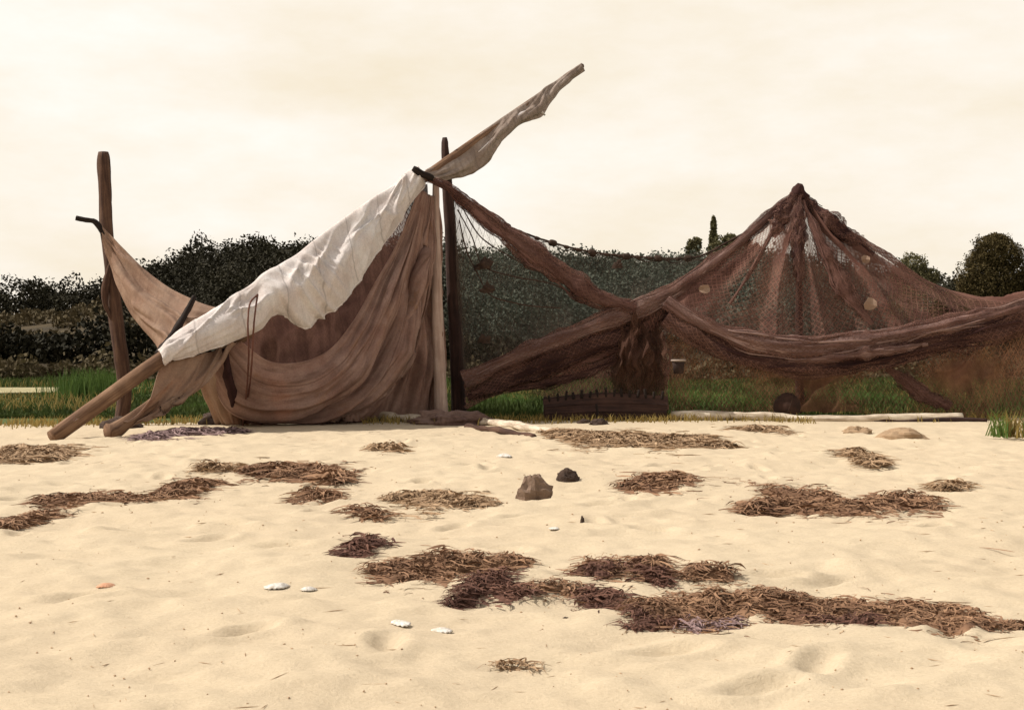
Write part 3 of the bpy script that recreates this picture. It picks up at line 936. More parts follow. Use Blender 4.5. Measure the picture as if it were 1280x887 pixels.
# dark brown back cloth hanging from the spar behind the front swags
sec = []
for (t, b) in ((296, (300, 520)), (330, (345, 522)), (370, (395, 522)), (410, (440, 521)), (450, (480, 521)), (485, (512, 521)), (510, (535, 521)), (526, (552, 521))):
    a = spar(t, 6, 0.12)
    bb = P(b[0], b[1], a[1] + 0.9)
    bb[2] = 0.05
    mid = a * 0.5 + bb * 0.5
    mid[1] += 0.25
    sec.append([a, mid, bb])
g = loft(sec, 140, 60)
U, V = uv01(g)
g = g + normals(g) * (0.13 * vnoise(U * 15, V * 1.2, 0, 91) + 0.05 * vnoise(U * 34, V * 3, 0, 92) + 0.03 * fbm(U * 20, V * 14, 0, 93, 2))[..., None]
m = MB()
m.grid(g, uvgrid(g), np.clip(0.92 - 0.3 * np.exp(-((U - 0.62) / 0.1) ** 2 - ((V - 0.12) / 0.12) ** 2) - 0.2 * np.exp(-((U - 0.85) / 0.08) ** 2 - ((V - 0.2) / 0.2) ** 2), 0, 1))
tag(m.build('brown_backcloth', M['backnet']), 'dark reddish netting hung under the spar behind the tan front canvas', 'netting')

# tan front canvas: swags gathered at the mast head
A = 25.25
sec = [
    [(302, 427, 21.9), (334, 450, 22.1), (370, 453, 22.5), (407, 440, 23.0), (440, 403, 23.6), (466, 358, 24.1), (498, 300, 24.7), (524, 236, A - .25)],
    [(284, 434, 21.95), (322, 472, 22.1), (370, 478, 22.5), (418, 455, 23.1), (455, 408, 23.7), (482, 350, 24.3), (508, 295, 24.8), (528, 238, A - .2)],
    [(264, 442, 22.1), (300, 492, 22.3), (362, 500, 22.6), (425, 472, 23.2), (468, 410, 23.9), (498, 345, 24.5), (516, 292, 24.9), (531, 240, A - .17)],
    [(262, 470, 22.5), (295, 512, 22.7), (365, 516, 22.9), (436, 484, 23.5), (480, 420, 24.1), (508, 345, 24.6), (522, 290, 24.95), (533, 241, A - .15)],
    [(272, 504, 23.1), (305, 524, 23.1), (380, 522, 23.2), (446, 494, 23.6), (492, 430, 24.2), (516, 350, 24.75), (527, 292, 25.0), (535, 242, A - .12)],
    [(284, 530, 23.45), (325, 531, 23.35), (395, 527, 23.5), (458, 502, 23.8), (500, 440, 24.3), (520, 355, 24.8), (530, 294, 25.05), (536, 243, A - .1)],
    [(345, 531, 23.5), (395, 530, 23.6), (450, 518, 23.9), (485, 480, 24.25), (508, 425, 24.6), (525, 350, 24.9), (533, 296, 25.1), (538, 244, A - .08)],
    [(440, 526, 24.2), (465, 505, 24.3), (488, 465, 24.5), (506, 420, 24.7), (520, 370, 24.85), (530, 320, 25.0), (536, 290, 25.1), (540, 245, A - .05)],
    [(482, 524, 24.9), (492, 490, 24.9), (505, 450, 24.95), (517, 400, 25.0), (526, 355, 25.05), (533, 315, 25.1), (538, 285, 25.15), (542, 245, A)],
    [(512, 523, 25.1), (517, 485, 25.1), (523, 440, 25.1), (530, 390, 25.12), (535, 345, 25.15), (539, 310, 25.2), (542, 280, 25.2), (544, 246, A + .05)],
    [(548, 522, 25.45), (548, 480, 25.4), (547, 430, 25.4), (546, 380, 25.4), (546, 340, 25.4), (546, 310, 25.4), (547, 280, 25.4), (547, 247, A + .1)],
]
g = loft([[P(*q) for q in s] for s in sec], 230, 110)
U, V = uv01(g)
am = np.clip((1 - V) * 3, 0.12, 1) * np.clip(U * 8, 0.1, 1) * np.clip(0.35 + V * 2.2, 0, 1)
rid = lambda n: 1 - 2 * np.abs(n)
fold = 0.24 * (rid(vnoise(U * 9.5 + 0.5 * V, V * 1.1, 0, 101)) - 0.4) + 0.10 * rid(vnoise(U * 21, V * 1.5, 0, 102)) + 0.035 * vnoise(U * 46, V * 2.2, 0, 103) + 0.035 * fbm(U * 9, V * 9, 0, 104, 3)
fold = fold + 0.10 * np.clip((U - 0.68) * 4, 0, 1) * np.sin(U * 120 + 2 * vnoise(U * 4, V * 2, 0, 105))
g = g + normals(g) * (fold * am)[..., None]
lowest = g[..., 2] < 0.02
g[..., 2] = np.where(lowest, 0.02 + 0.012 * rng.uniform(0, 1, g.shape[:2]), g[..., 2])
m = MB()
m.grid(g, uvgrid(g))
ft = m.build('tan_canvas', M['tan'], solid=0.012)
tag(ft, 'tan brown canvas hanging in broad swags from the mast head to the sand', 'canvas')

# loose tan cloth slung between the two spar feet
sec = [
    [(203, 455, 20.95), (190, 487, 20.75), (166, 520, 20.55), (152, 527, 20.45)],
    [(222, 450, 21.15), (204, 485, 20.95), (176, 522, 20.65), (160, 530, 20.5)],
    [(246, 444, 21.4), (226, 482, 21.1), (196, 515, 20.8), (172, 530, 20.55)],
    [(272, 436, 21.7), (254, 468, 21.35), (226, 497, 21.05), (190, 521, 20.7)],
    [(297, 427, 21.85), (280, 448, 21.7), (262, 470, 21.5), (246, 484, 21.3)],
]
g = loft([[P(*q) for q in s] for s in sec], 80, 50)
U, V = uv01(g)
g = g + normals(g) * (0.07 * rid(vnoise(U * 6, V * 1.3, 0, 111)) + 0.03 * vnoise(U * 15, V * 2, 0, 112))[..., None]
m = MB()
m.grid(g, uvgrid(g))
tag(m.build('slung_cloth', M['tan_plain'], solid=0.012), 'loose tan cloth slung along the short spar near its foot', 'canvas')

# cloth leg that drops from the spar to the sand left of the swags
sec = [
    [(243, 460, 22.35), (252, 490, 22.65), (262, 515, 22.95), (270, 530, 23.1)],
    [(254, 446, 22.15), (266, 485, 22.45), (274, 512, 22.75), (282, 531, 22.95)],
    [(268, 442, 22.05), (280, 482, 22.4), (287, 512, 22.75), (293, 532, 22.9)],
    [(276, 442, 22.2), (286, 482, 22.6), (295, 512, 22.9), (303, 531, 23.05)],
]
g = loft([[P(*q) for q in s] for s in sec], 40, 50)
U, V = uv01(g)
g = g + normals(g) * (0.05 * vnoise(U * 6, V * 1.6, 0, 121) + 0.02 * vnoise(U * 15, V * 4, 0, 122))[..., None]
g[..., 2] = np.maximum(g[..., 2], 0.02)
m = MB()
m.grid(g, uvgrid(g))
tag(m.build('hanging_cloth', M['tan_plain'], solid=0.012), 'narrow tan cloth dropping from the white canvas to the sand beside a dark tear', 'canvas')

# tan sail from the left post to the spar
yl = YL - 0.2
sec = [
    [(126, 281, yl), (128, 296, yl - .05), (132, 316, yl)],
    [(140, 296, yl), (141, 318, yl - .12), (144, 342, yl - .02)],
    [(157, 315, yl - .1), (155, 345, yl - .35), (156, 376, yl - .25)],
    [(180, 338, yl - .25), (173, 372, yl - .6), (170, 404, yl - .5)],
    [(206, 357, yl - .5), (193, 396, yl - .95), (184, 424, yl - .9)],
    [(232, 370, yl - .8), (212, 412, yl - 1.2), (194, 436, yl - 1.35)],
    [(256, 378, yl - 1.0), (232, 414, yl - 1.35), (208, 446, yl - 1.85)],
    [(288, 386, yl - 0.95), (260, 408, yl - 1.3), (230, 432, yl - 1.7)],
]
g = loft([[P(*q) for q in s] for s in sec], 120, 60)
U, V = uv01(g)
g = g + normals(g) * ((0.10 * rid(vnoise(V * 5 + U, U * 1.2, 0, 131)) + 0.04 * vnoise(V * 12, U * 2, 0, 132) + 0.02 * fbm(U * 8, V * 8, 0, 133, 2)) * np.clip(U * 5, 0.15, 1))[..., None]
m = MB()
m.grid(g, uvgrid(g))
tag(m.build('side_sail', M['tan_plain'], solid=0.012), 'tan sail hanging in a curve from the tall left post to the spar', 'sail')

m = MB()
m.tube(curve([P(243, 370, 21.85), P(232, 392, 21.75), P(217, 417, 21.6), P(197, 443, 21.4)], 24), np.interp(np.linspace(0, 1, 24), [0, .5, 1], [.04, .06, .05]), 9, 0.25, 6)
tag(m.build('dark_stick', M['wood_black']), 'short black stick lying across the curved tan sail', 'stick')

m = MB()
m.tube(curve([P(281, 437, 21.7), P(283, 455, 21.85), P(286, 475, 22.0), P(291, 494, 22.2), P(290, 508, 22.35)], 24), np.interp(np.linspace(0, 1, 24), [0, .4, .8, 1], [.05, .06, .07, .02]), 9, 0.3, 16)
tag(m.build('net_strap', M['roll_dark']), 'dark twist of netting hanging beside the narrow tan cloth', 'netting')

# rope loop hanging from the spar
rp = thing('hanging_rope', 'thin red-brown rope hanging doubled from the white canvas to the sand', 'rope', P(306, 531, 21.6))
for (dx, q) in ((0, [(322, 368, 21.75), (313, 378, 21.55), (310, 400, 21.4), (311, 440, 21.5), (309, 480, 21.9), (304, 530, 23.0)]),
                (1, [(322, 368, 21.75), (319, 390, 21.5), (317, 410, 21.4), (315, 450, 21.5), (311, 490, 22.1), (303, 533, 22.9)])):
    m = MB()
    m.tube(curve([P(*z) for z in q], 50), 0.014, 7, 0.2, 3, bf=(1, 30))
    m.build('strand', M['rope_red'], rp)

# crumpled cloth at the foot of the pale pole
def lump(center, rx, ry, rz, seed, mat, name, label, cat, group=None, bump=0.35, freq=1.6, sharp=False, parent=None, nu=40, nv=24):
    th = np.linspace(0, 2 * np.pi, nu, endpoint=False)
    ph = np.linspace(0.02, np.pi * 0.62, nv)
    TH, PH = np.meshgrid(th, ph, indexing='ij')
    d = np.stack([np.cos(TH) * np.sin(PH), np.sin(TH) * np.sin(PH), np.cos(PH)], -1)
    nn = fbm(d[..., 0] * freq + seed * 3.1, d[..., 1] * freq, d[..., 2] * freq, seed, 4)
    if sharp:
        nn = np.round(nn * 3.5) / 3.5 * 0.75 + nn * 0.25
    g = d * (1 + bump * nn)[..., None] * np.array((rx, ry, rz)) + np.asarray(center)
    g = np.concatenate([g, g[:1]], 0)
    m = MB()
    m.grid(g, np.stack([np.concatenate([TH, TH[:1]], 0), np.concatenate([PH, PH[:1]], 0)], -1))
    o = m.build(name, mat, parent, smooth=not sharp)
    return tag(o, label, cat, group) if parent is None else o

c = G(563, 530)
lump(c + (0, 0.1, 0), 0.62, 0.35, 0.19, 5, M['heapcloth'], 'cloth_heap', 'crumpled purplish cloth heaped at the foot of the pale pole', 'cloth', bump=0.4, freq=2.4)
c = G(268, 530)
lump(c, 0.26, 0.2, 0.20, 8, M['stone_dark'], 'dark_bundle', 'dark round bundle on the sand below the narrow tan cloth', 'bundle', bump=0.25)
c = G(147, 535)
lump(c + (0, 0.1, 0), 0.30, 0.2, 0.17, 9, M['stone_dark'], 'dark_heap', 'small dark heap at the foot of the tall left post', 'heap', bump=0.35)

# ================================================================== NETS
# middle net: float line, sheer netting and a gathered roll
fl_px = [(566, 244, 25.5), (583, 256, 25.5), (602, 267, 25.5), (640, 285, 25.6), (690, 303, 25.7), (740, 315, 25.8), (800, 321, 25.9), (850, 323, 26.0), (872, 321, 26.0), (905, 305, 26.0), (945, 283, 26.0)]
FL = curve([P(*q) for q in fl_px], 160)
mn = thing('float_net', 'sheer dark fishing net with a sagging line of cork floats between mast and net tent', 'fishing net', P(720, 522, 25.7))
m = MB()
m.tube(FL, 0.018, 8, 0.2, 4, bf=(1, 20))
m.build('float_line', M['rope'], mn)
m = MB()
F2 = FL.copy()
F2[:, 2] -= 0.05 + 0.035 * np.sin(np.arange(160) * 0.45)
F2[:, 1] -= 0.02
m.tube(F2, 0.009, 6, 0.2, 4)
m.build('head_rope', M['rope'], mn)
def at_px(px):
    sx = 640 + F * FL[:, 0] / FL[:, 1]
    return int(np.argmin(np.abs(sx - px)))
for i, px in enumerate((582, 602, 612, 634, 651, 672, 692, 709, 724, 741, 757, 775, 783, 798, 812, 823, 836, 848, 860)):
    q = at_px(px)
    t = FL[min(q + 2, 159)] - FL[max(q - 2, 0)]
    t /= np.linalg.norm(t)
    ln = 0.055 if i % 3 else 0.085
    rr = 0.035 if i % 3 else 0.062
    m = MB()
    s = np.linspace(-1, 1, 9)
    m.tube(FL[q][None] + t[None] * (s * ln)[:, None] + np.array((0, 0, -0.01)), rr * np.sqrt(np.clip(1.02 - s ** 4, 0.05, 1)), 10, 0.12, i)
    m.build('cork_float', M['cork'], mn)

R2px = [(580, 476, 25.45), (640, 448, 25.3), (700, 424, 25.25), (760, 401, 25.3), (840, 366, 25.45), (900, 323, 25.7), (945, 285, 25.9), (980, 253, 26.1), (998, 240, 26.2)]
R2 = curve([P(*q) for q in R2px], 160)
def r2(px):
    sx = 640 + F * R2[:, 0] / R2[:, 1]
    return R2[int(np.argmin(np.abs(sx - px)))]
sec = []
for (tx, bx, bow) in ((567, 580, 0.1), (590, 612, 0.3), (620, 655, 0.35), (660, 705, 0.35), (710, 755, 0.3), (760, 805, 0.2), (815, 850, 0.1), (858, 878, 0.05), (880, 892, 0.02)):
    a, b = FL[at_px(tx)], r2(bx) + (0, 0.08, 0)
    mid = (a + b) / 2 + np.array((0, bow, -bow * 0.2))
    sec.append([a, mid, b])
g = loft(sec, 130, 70)
U, V = uv01(g)
g = g + normals(g) * (0.10 * vnoise(U * 7, V * 2.2, 0, 141) + 0.05 * vnoise(U * 16, V * 5, 0, 142))[..., None]
d = 0.22 + 0.30 * np.exp(-((V - 1.0) / 0.12) ** 2) + 0.5 * np.exp(-((V - 0.0) / 0.03) ** 2) + 0.35 * np.exp(-(U / 0.03) ** 2) + 0.16 * vnoise(U * 6, V * 5, 0, 143)
m = MB()
m.grid(g, uvgrid(g), np.clip(d, 0.05, 1))
m.build('netting', M['net_sheer'], mn)
def roll(pts, rad, mat, name, parent=None, seed=1, flat=(1.0, 0.55), strands=7, n=130):
    """a gathered bunch of netting: a ribbed core with loose strands laid over it"""
    c = curve(pts, n)
    s = np.linspace(0, 1, n)
    rr = curve([(q,) for q in rad], n)[:, 0] if len(np.shape(rad)) else np.full(n, rad)
    rr = rr * (1 + 0.28 * fbm(s * 9, seed, 0, seed, 3))
    m = MB()
    t = np.gradient(c, axis=0)
    t /= np.linalg.norm(t, axis=1)[:, None]
    a = np.cross(t, (0.0, -1.0, 0.0))
    a /= np.linalg.norm(a, axis=1)[:, None]
    seg = 44
    th = np.linspace(0, 2 * np.pi, seg, endpoint=False)
    tw = th[None] + 1.2 * s[:, None] + 0.5 * vnoise(s * 5, 0.3, 0, seed)[:, None]
    cs, sn = np.cos(tw), np.sin(tw)
    rib = 1 + 0.20 * (1 - 2 * np.abs(vnoise(cs * 2.6, sn * 2.6, s[:, None] * 3, seed))) + 0.16 * (1 - 2 * np.abs(vnoise(cs * 6, sn * 6, s[:, None] * 5, seed + 1))) + 0.06 * vnoise(cs * 13, sn * 13, s[:, None] * 24, seed + 2)
    L = np.r_[0, np.cumsum(np.linalg.norm(np.diff(c, axis=0), axis=1))]
    uvr = np.stack([np.repeat(th[None] * 0.16, n, 0), np.repeat(L[:, None], seg, 1)], -1)
    def ring(rad2):
        return c[:, None] + a[:, None] * (np.cos(th)[None] * rad2 * flat[0])[..., None] + np.array((0, -1.0, 0)) * (np.sin(th)[None] * rad2 * flat[1])[..., None]
    m.grid(ring(rr[:, None] * rib * 0.70), uvr, np.full(n * seg, 0.97), closed=True)
    r = np.random.default_rng(seed)
    for k in range(strands * 4):
        ph = r.uniform(0, 6.28) + r.uniform(-4, 4) * s + 0.7 * vnoise(s * 6, k, 0, seed + k)
        off = 0.74 + 0.5 * r.uniform() + 0.25 * vnoise(s * 8, k + 0.5, 0, seed + 9)
        st = c + a * (np.cos(ph) * rr * off * flat[0])[:, None] + np.array((0, -1.0, 0)) * (np.sin(ph) * rr * off * flat[1])[:, None]
        i0, i1 = sorted((int(r.uniform(0, n * 0.6)), int(r.uniform(n * 0.3, n))))
        if i1 - i0 > 6:
            m.tube(st[i0:i1], rr[i0:i1] * r.uniform(0.03, 0.10), 6, 0.3, k)
    o = m.build(name, mat, parent)
    sh = MB()
    wob = 1.12 + 0.45 * fbm(cs * 2.2 + 5, sn * 2.2, s[:, None] * 11, seed + 4, 3)
    sh.grid(ring(rr[:, None] * wob), uvr, np.clip(0.42 + 0.3 * vnoise(cs * 3, sn * 3, s[:, None] * 9, seed + 6), 0.1, 0.8).ravel(), closed=True)
    sh.build('loose_netting', M['loose'], parent)
    return o

roll([P(534, 224, 25.0), P(548, 229, 24.95), P(562, 236, 25.15), P(588, 258, 25.35), P(612, 277, 25.4), P(650, 304, 25.35), P(700, 342, 25.3), P(742, 370, 25.25), P(795, 386, 25.2)],
     [0.05, 0.12, 0.15, 0.15, 0.17, 0.18, 0.19, 0.18, 0.12], M['roll'], 'gathered_roll', mn, 3, (1.0, 0.5), 8)
# ropes dropping inside the sheer net, with clots of weed or cork
for k, q in enumerate(([(572, 262), (590, 296), (604, 332), (640, 345), (690, 355), (735, 377)], [(574, 275), (584, 315), (600, 348), (608, 364), (650, 380), (700, 385)], [(577, 258), (600, 295), (640, 322), (700, 352)])):
    m = MB()
    m.tube(curve([P(x, y, 25.3) for x, y in q], 50), 0.012, 6, 0.2, k)
    m.build('inner_rope', M['rope'], mn)
for k, (x, y, rr) in enumerate(((606, 333, 0.13), (609, 363, 0.11), (604, 426, 0.10), (772, 333, 0.09))):
    c = P(x, y, 25.25)
    lump(c, rr, rr * 0.7, rr, 20 + k, M['cork'], 'net_clot', None, None, None, 0.5, 2.0, False, mn, 18, 12)

# lower netting between the mast and the net tent
ln = thing('low_net', 'heavy reddish net swept up from the mast foot towards the net tent', 'fishing net', P(690, 522, 25.5))
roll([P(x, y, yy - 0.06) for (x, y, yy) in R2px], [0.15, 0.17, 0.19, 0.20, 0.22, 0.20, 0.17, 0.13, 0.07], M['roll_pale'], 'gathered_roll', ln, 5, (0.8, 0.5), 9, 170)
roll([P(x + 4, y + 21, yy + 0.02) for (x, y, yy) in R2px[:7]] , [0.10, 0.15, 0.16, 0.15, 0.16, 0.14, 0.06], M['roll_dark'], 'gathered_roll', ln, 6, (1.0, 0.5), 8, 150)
sec = []
for (tx, b) in ((582, (580, 512, 25.6)), (620, (610, 494, 25.6)), (660, (650, 488, 25.6)), (700, (690, 500, 25.6)), (745, (730, 512, 25.6)), (790, (780, 514, 25.6)), (838, (835, 512, 25.7))):
    a = r2(tx) + (0, 0.05, -0.1)
    bb = P(*b)
    sec.append([a, (a + bb) / 2 + (0, -0.1, 0), bb])
g = loft(sec, 110, 50)
U, V = uv01(g)
g = g + normals(g) * (0.12 * vnoise(U * 3 + V * 2.5, V * 4 - U * 2, 0, 151) + 0.05 * vnoise(U * 8 + V * 7, V * 9 - U * 3, 0, 152))[..., None]
d = 0.62 + 0.3 * vnoise(U * 4, V * 4, 0, 153) - 0.55 * np.exp(-((U - 0.25) / 0.2) ** 2) * np.clip((V - 0.6) * 3, 0, 1)
m = MB()
m.grid(g, uvgrid(g), np.clip(d, 0.1, 1))
m.build('netting', M['net'], ln)
for k, q in enumerate(([(584, 468), (640, 462), (700, 440), (770, 408)], [(590, 492), (650, 470), (720, 452), (800, 425)], [(600, 486), (660, 482), (730, 466), (790, 440)])):
    roll([P(x, y, 25.38) for x, y in q], [0.05, 0.09, 0.10, 0.06], M['roll'] if k % 2 else M['roll_dark'], 'fold', ln, 30 + k, (1, 0.6), 5, 70)

# dark bunch of net hanging down behind the trough
sec = []
for k, x in enumerate((768, 776, 796, 813, 828)):
    sec.append([P(x + 6, 396 + abs(k - 2) * 4, 25.35), P(x + 2, 440, 25.15), P(x, 500, 25.35)])
g = loft(sec, 60, 40)
U, V = uv01(g)
g = g + normals(g) * (0.16 * rid(vnoise(U * 6, V * 1.5, 0, 161)) + 0.07 * rid(vnoise(U * 15, V * 3, 0, 162)))[..., None]
g[..., 0] += 0.09 * vnoise(V * 6, U * 2, 0, 163) + 0.05 * vnoise(V * 17, U * 3, 0, 164)
g[..., 2] += 0.10 * vnoise(U * 7, V * 1, 0, 165)
m = MB()
m.grid(g, uvgrid(g), np.clip(0.86 - 0.5 * np.exp(-((V - 1) / 0.12) ** 2) - 0.4 * np.exp(-(U / 0.1) ** 2) - 0.4 * np.exp(-((U - 1) / 0.1) ** 2) + 0.12 * vnoise(U * 5, V * 7, 0, 166), 0, 1))
tag(m.build('net_bundle', mat_net('net_bundle', (0.075, 0.036, 0.026), (0.13, 0.065, 0.042), 0.05, 0.14, 0.2, 0.5)), 'dark curtain of bunched net hanging straight down behind the wooden trough', 'fishing net')

# the pointed net tent on the right
pole_base = P(1000, 520, 26.35)
m = MB()
q = np.stack([P(1000, 520, 26.35), P(999, 380, 26.33), P(998, 236, 26.3)])
q[0, 2] = -0.1
m.tube(curve(q, 30), np.linspace(0.09, 0.05, 30), 10, 0.12, 22)
tag(m.build('tent_pole', M['wood_dark']), 'thin dark pole holding up the peak of the pointed net tent', 'pole')

nt_ = thing('net_tent', 'pointed tent of draped red-brown fishing net on a single pole', 'net tent', P(1020, 522, 25.7))
ap = P(998, 236, 26.2)
SW = [(832, 384, 25.2), (862, 404, 25.1), (900, 423, 25.05), (945, 437, 25.0), (990, 443, 25.0), (1050, 441, 25.0), (1110, 431, 25.05), (1170, 419, 25.1), (1230, 405, 25.15), (1295, 386, 25.2), (1340, 374, 25.25)]
SWc = curve([P(*q) for q in SW], 200)
def sw(px):
    sx = 640 + F * SWc[:, 0] / SWc[:, 1]
    return SWc[int(np.argmin(np.abs(sx - px)))]
sec = [
    [ap, P(955, 276, 25.9), P(905, 318, 25.65), P(845, 366, 25.4), sw(834)],
    [ap, P(965, 290, 25.8), P(930, 335, 25.5), sw(880)],
    [ap, P(975, 300, 25.7), P(950, 365, 25.4), sw(935)],
    [ap, P(990, 310, 25.65), P(986, 375, 25.35), sw(990)],
    [ap, P(1010, 305, 25.7), P(1035, 370, 25.4), sw(1060)],
    [ap, P(1028, 295, 25.8), P(1075, 350, 25.5), sw(1125)],
    [ap, P(1036, 286, 25.95), P(1105, 345, 25.7), sw(1190)],
    [ap, P(1040, 281, 26.1), P(1128, 342, 25.9), P(1200, 378, 25.6), sw(1250)],
    [ap, P(1042, 278, 26.25), P(1090, 312, 26.3), P(1172, 358, 26.2), P(1230, 372, 25.9), P(1300, 366, 25.5), P(1338, 372, 25.3)],
]
g = loft(sec, 190, 90)
U, V = uv01(g)
am = np.clip(V * 4, 0.05, 1)
g = g + normals(g) * ((0.15 * rid(vnoise(U * 9, V * 1.1, 0, 171)) + 0.06 * vnoise(U * 24, V * 2.0, 0, 172) + 0.03 * fbm(U * 14, V * 8, 0, 173, 2)) * am)[..., None]
sxp = 640 + F * g[..., 0] / g[..., 1]
U0 = lambda a, s: np.exp(-((U - a) / s) ** 2)
V0 = lambda a, s: np.exp(-((V - a) / s) ** 2)
d = 0.58 + 0.28 * vnoise(U * 8, V * 2.0, 0, 174) + 0.15 * vnoise(U * 22, V * 2.5, 0, 175) + 0.3 * V0(0, 0.12)
d = d - 0.75 * U0(0.335, 0.05) * V0(0.36, 0.10) - 0.35 * U0(0.30, 0.06) * V0(0.62, 0.16) - 0.45 * U0(0.16, 0.05) * V0(0.70, 0.12)
d = d + 0.40 * U0(0.72, 0.16) * V0(0.3, 0.22) + 0.2 * U0(0.0, 0.06) + 0.25 * U0(1.0, 0.08) - 0.2 * U0(0.8, 0.1) * V0(0.8, 0.15)
m = MB()
m.grid(g, uvgrid(g), np.clip(d, 0.06, 0.97))
m.build('netting', M['net'], nt_)
# folds running down from the peak
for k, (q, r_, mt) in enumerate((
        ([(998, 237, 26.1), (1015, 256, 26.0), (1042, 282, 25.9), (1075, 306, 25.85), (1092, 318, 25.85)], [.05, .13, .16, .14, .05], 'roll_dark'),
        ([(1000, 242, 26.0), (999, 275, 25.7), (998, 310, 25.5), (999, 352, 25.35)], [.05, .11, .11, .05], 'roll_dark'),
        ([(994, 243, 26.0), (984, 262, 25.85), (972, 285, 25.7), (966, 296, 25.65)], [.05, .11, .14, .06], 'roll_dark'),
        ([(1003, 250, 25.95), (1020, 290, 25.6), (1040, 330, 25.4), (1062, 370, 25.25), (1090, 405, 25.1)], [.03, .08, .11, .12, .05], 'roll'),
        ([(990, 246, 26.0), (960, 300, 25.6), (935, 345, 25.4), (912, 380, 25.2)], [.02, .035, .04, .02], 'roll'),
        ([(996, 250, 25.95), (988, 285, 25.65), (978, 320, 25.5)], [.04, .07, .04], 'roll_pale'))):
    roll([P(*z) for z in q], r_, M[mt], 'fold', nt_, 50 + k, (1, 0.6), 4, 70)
m = MB()
m.tube(curve([P(992, 246, 26.05), P(998, 234, 26.1), P(1006, 248, 26.05)], 12), 0.09, 10, 0.4, 5)
m.build('peak_knot', M['roll_dark'], nt_)
# pale patches
for k, (x, y, yy, ww, hh, a) in enumerate(((1088, 380, 25.12, .13, .12, .4), (1082, 324, 25.55, .10, .07, .5), (880, 361, 25.2, .13, .08, -.5))):
    th = np.linspace(0, 6.283, 9, endpoint=False)
    c = P(x, y, yy)
    r_ = 1 + 0.2 * vnoise(np.cos(th) * 2, np.sin(th) * 2, k, 3)
    q = np.stack([c[0] + ww * 0.85 * r_ * np.cos(th + a), np.full(9, c[1]) + 0.03 * np.sin(th * 2), c[2] + hh * r_ * np.sin(th + a)], 1)
    m = MB()
    m.add(np.r_[q, c[None] - (0, 0.004, 0)], [(i, (i + 1) % 9, 9) for i in range(9)])
    m.build('pale_patch', M['patch'], nt_, smooth=False, solid=0.006)
# the swag: a double roll sagging along the front
sg = thing('net_swag', 'thick double roll of dark net sagging along the front of the pointed net tent', 'fishing net', P(1060, 522, 25.2))
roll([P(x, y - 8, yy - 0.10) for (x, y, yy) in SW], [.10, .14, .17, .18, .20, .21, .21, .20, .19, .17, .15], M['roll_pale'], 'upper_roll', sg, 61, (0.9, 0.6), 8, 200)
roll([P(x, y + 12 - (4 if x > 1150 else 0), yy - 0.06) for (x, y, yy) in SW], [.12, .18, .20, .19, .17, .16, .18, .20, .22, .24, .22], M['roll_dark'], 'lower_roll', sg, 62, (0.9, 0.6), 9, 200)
roll([P(985, 452, 24.85), P(1050, 446, 24.8), P(1110, 438, 24.82), P(1160, 430, 24.9)], [.03, .09, .10, .04], M['roll_pale'], 'fold', sg, 63, (0.9, 0.6), 5, 80)

# net skirt from the swag to the ground
sk = thing('net_skirt', 'thin rust-coloured net hanging below the sagging roll in front of green grass', 'fishing net', P(1060, 522, 25.4))
sec = []
for (tx, b) in ((836, (838, 516, 25.9)), (880, (880, 516, 25.9)), (930, (930, 517, 25.8)), (985, (985, 518, 25.7)), (1040, (1040, 518, 25.7)), (1100, (1095, 519, 25.6)), (1160, (1160, 520, 25.6)), (1220, (1225, 521, 25.5)), (1285, (1290, 520, 25.5)), (1335, (1345, 520, 25.5))):
    a = sw(tx) + (0, 0.1, -0.12)
    bb = P(*b)
    sec.append([a, (a + bb) / 2 + (0, 0.12, 0), bb])
g = loft(sec, 160, 40)
U, V = uv01(g)
g = g + normals(g) * (0.16 * rid(vnoise(U * 12 + V * 2, V * 1.3, 0, 181)) + 0.08 * rid(vnoise(U * 30, V * 3, 0, 182)))[..., None]
g[..., 2] = np.maximum(g[..., 2], 0.03)
sxp = 640 + F * g[..., 0] / g[..., 1]
px0 = lambda a, s: np.exp(-((sxp - a) / s) ** 2)
d = 0.45 + 0.25 * vnoise(U * 7, V * 3, 0, 183) + 0.15 * vnoise(U * 22, V * 2, 0, 184) + 0.3 * V0(0, 0.12)
d = d - 0.45 * px0(885, 60) * np.clip((V - 0.35) * 3, 0, 1) - 0.45 * px0(1108, 45) * np.clip((V - 0.3) * 3, 0, 1) + 0.4 * px0(1012, 34) + 0.4 * px0(1215, 55) * V0(0.5, 0.22) - 0.25 * px0(1215, 60) * V0(0.18, 0.10)
m = MB()
m.grid(g, uvgrid(g), np.clip(d, 0.05, 0.95))
m.build('netting', M['net_low'], sk)
roll([P(1108, 460, 25.3), P(1128, 474, 25.3), P(1150, 490, 25.3), P(1188, 508, 25.35)], [.05, .10, .13, .07], M['roll'], 'fold', sk, 71, (1, 0.6), 5, 60)

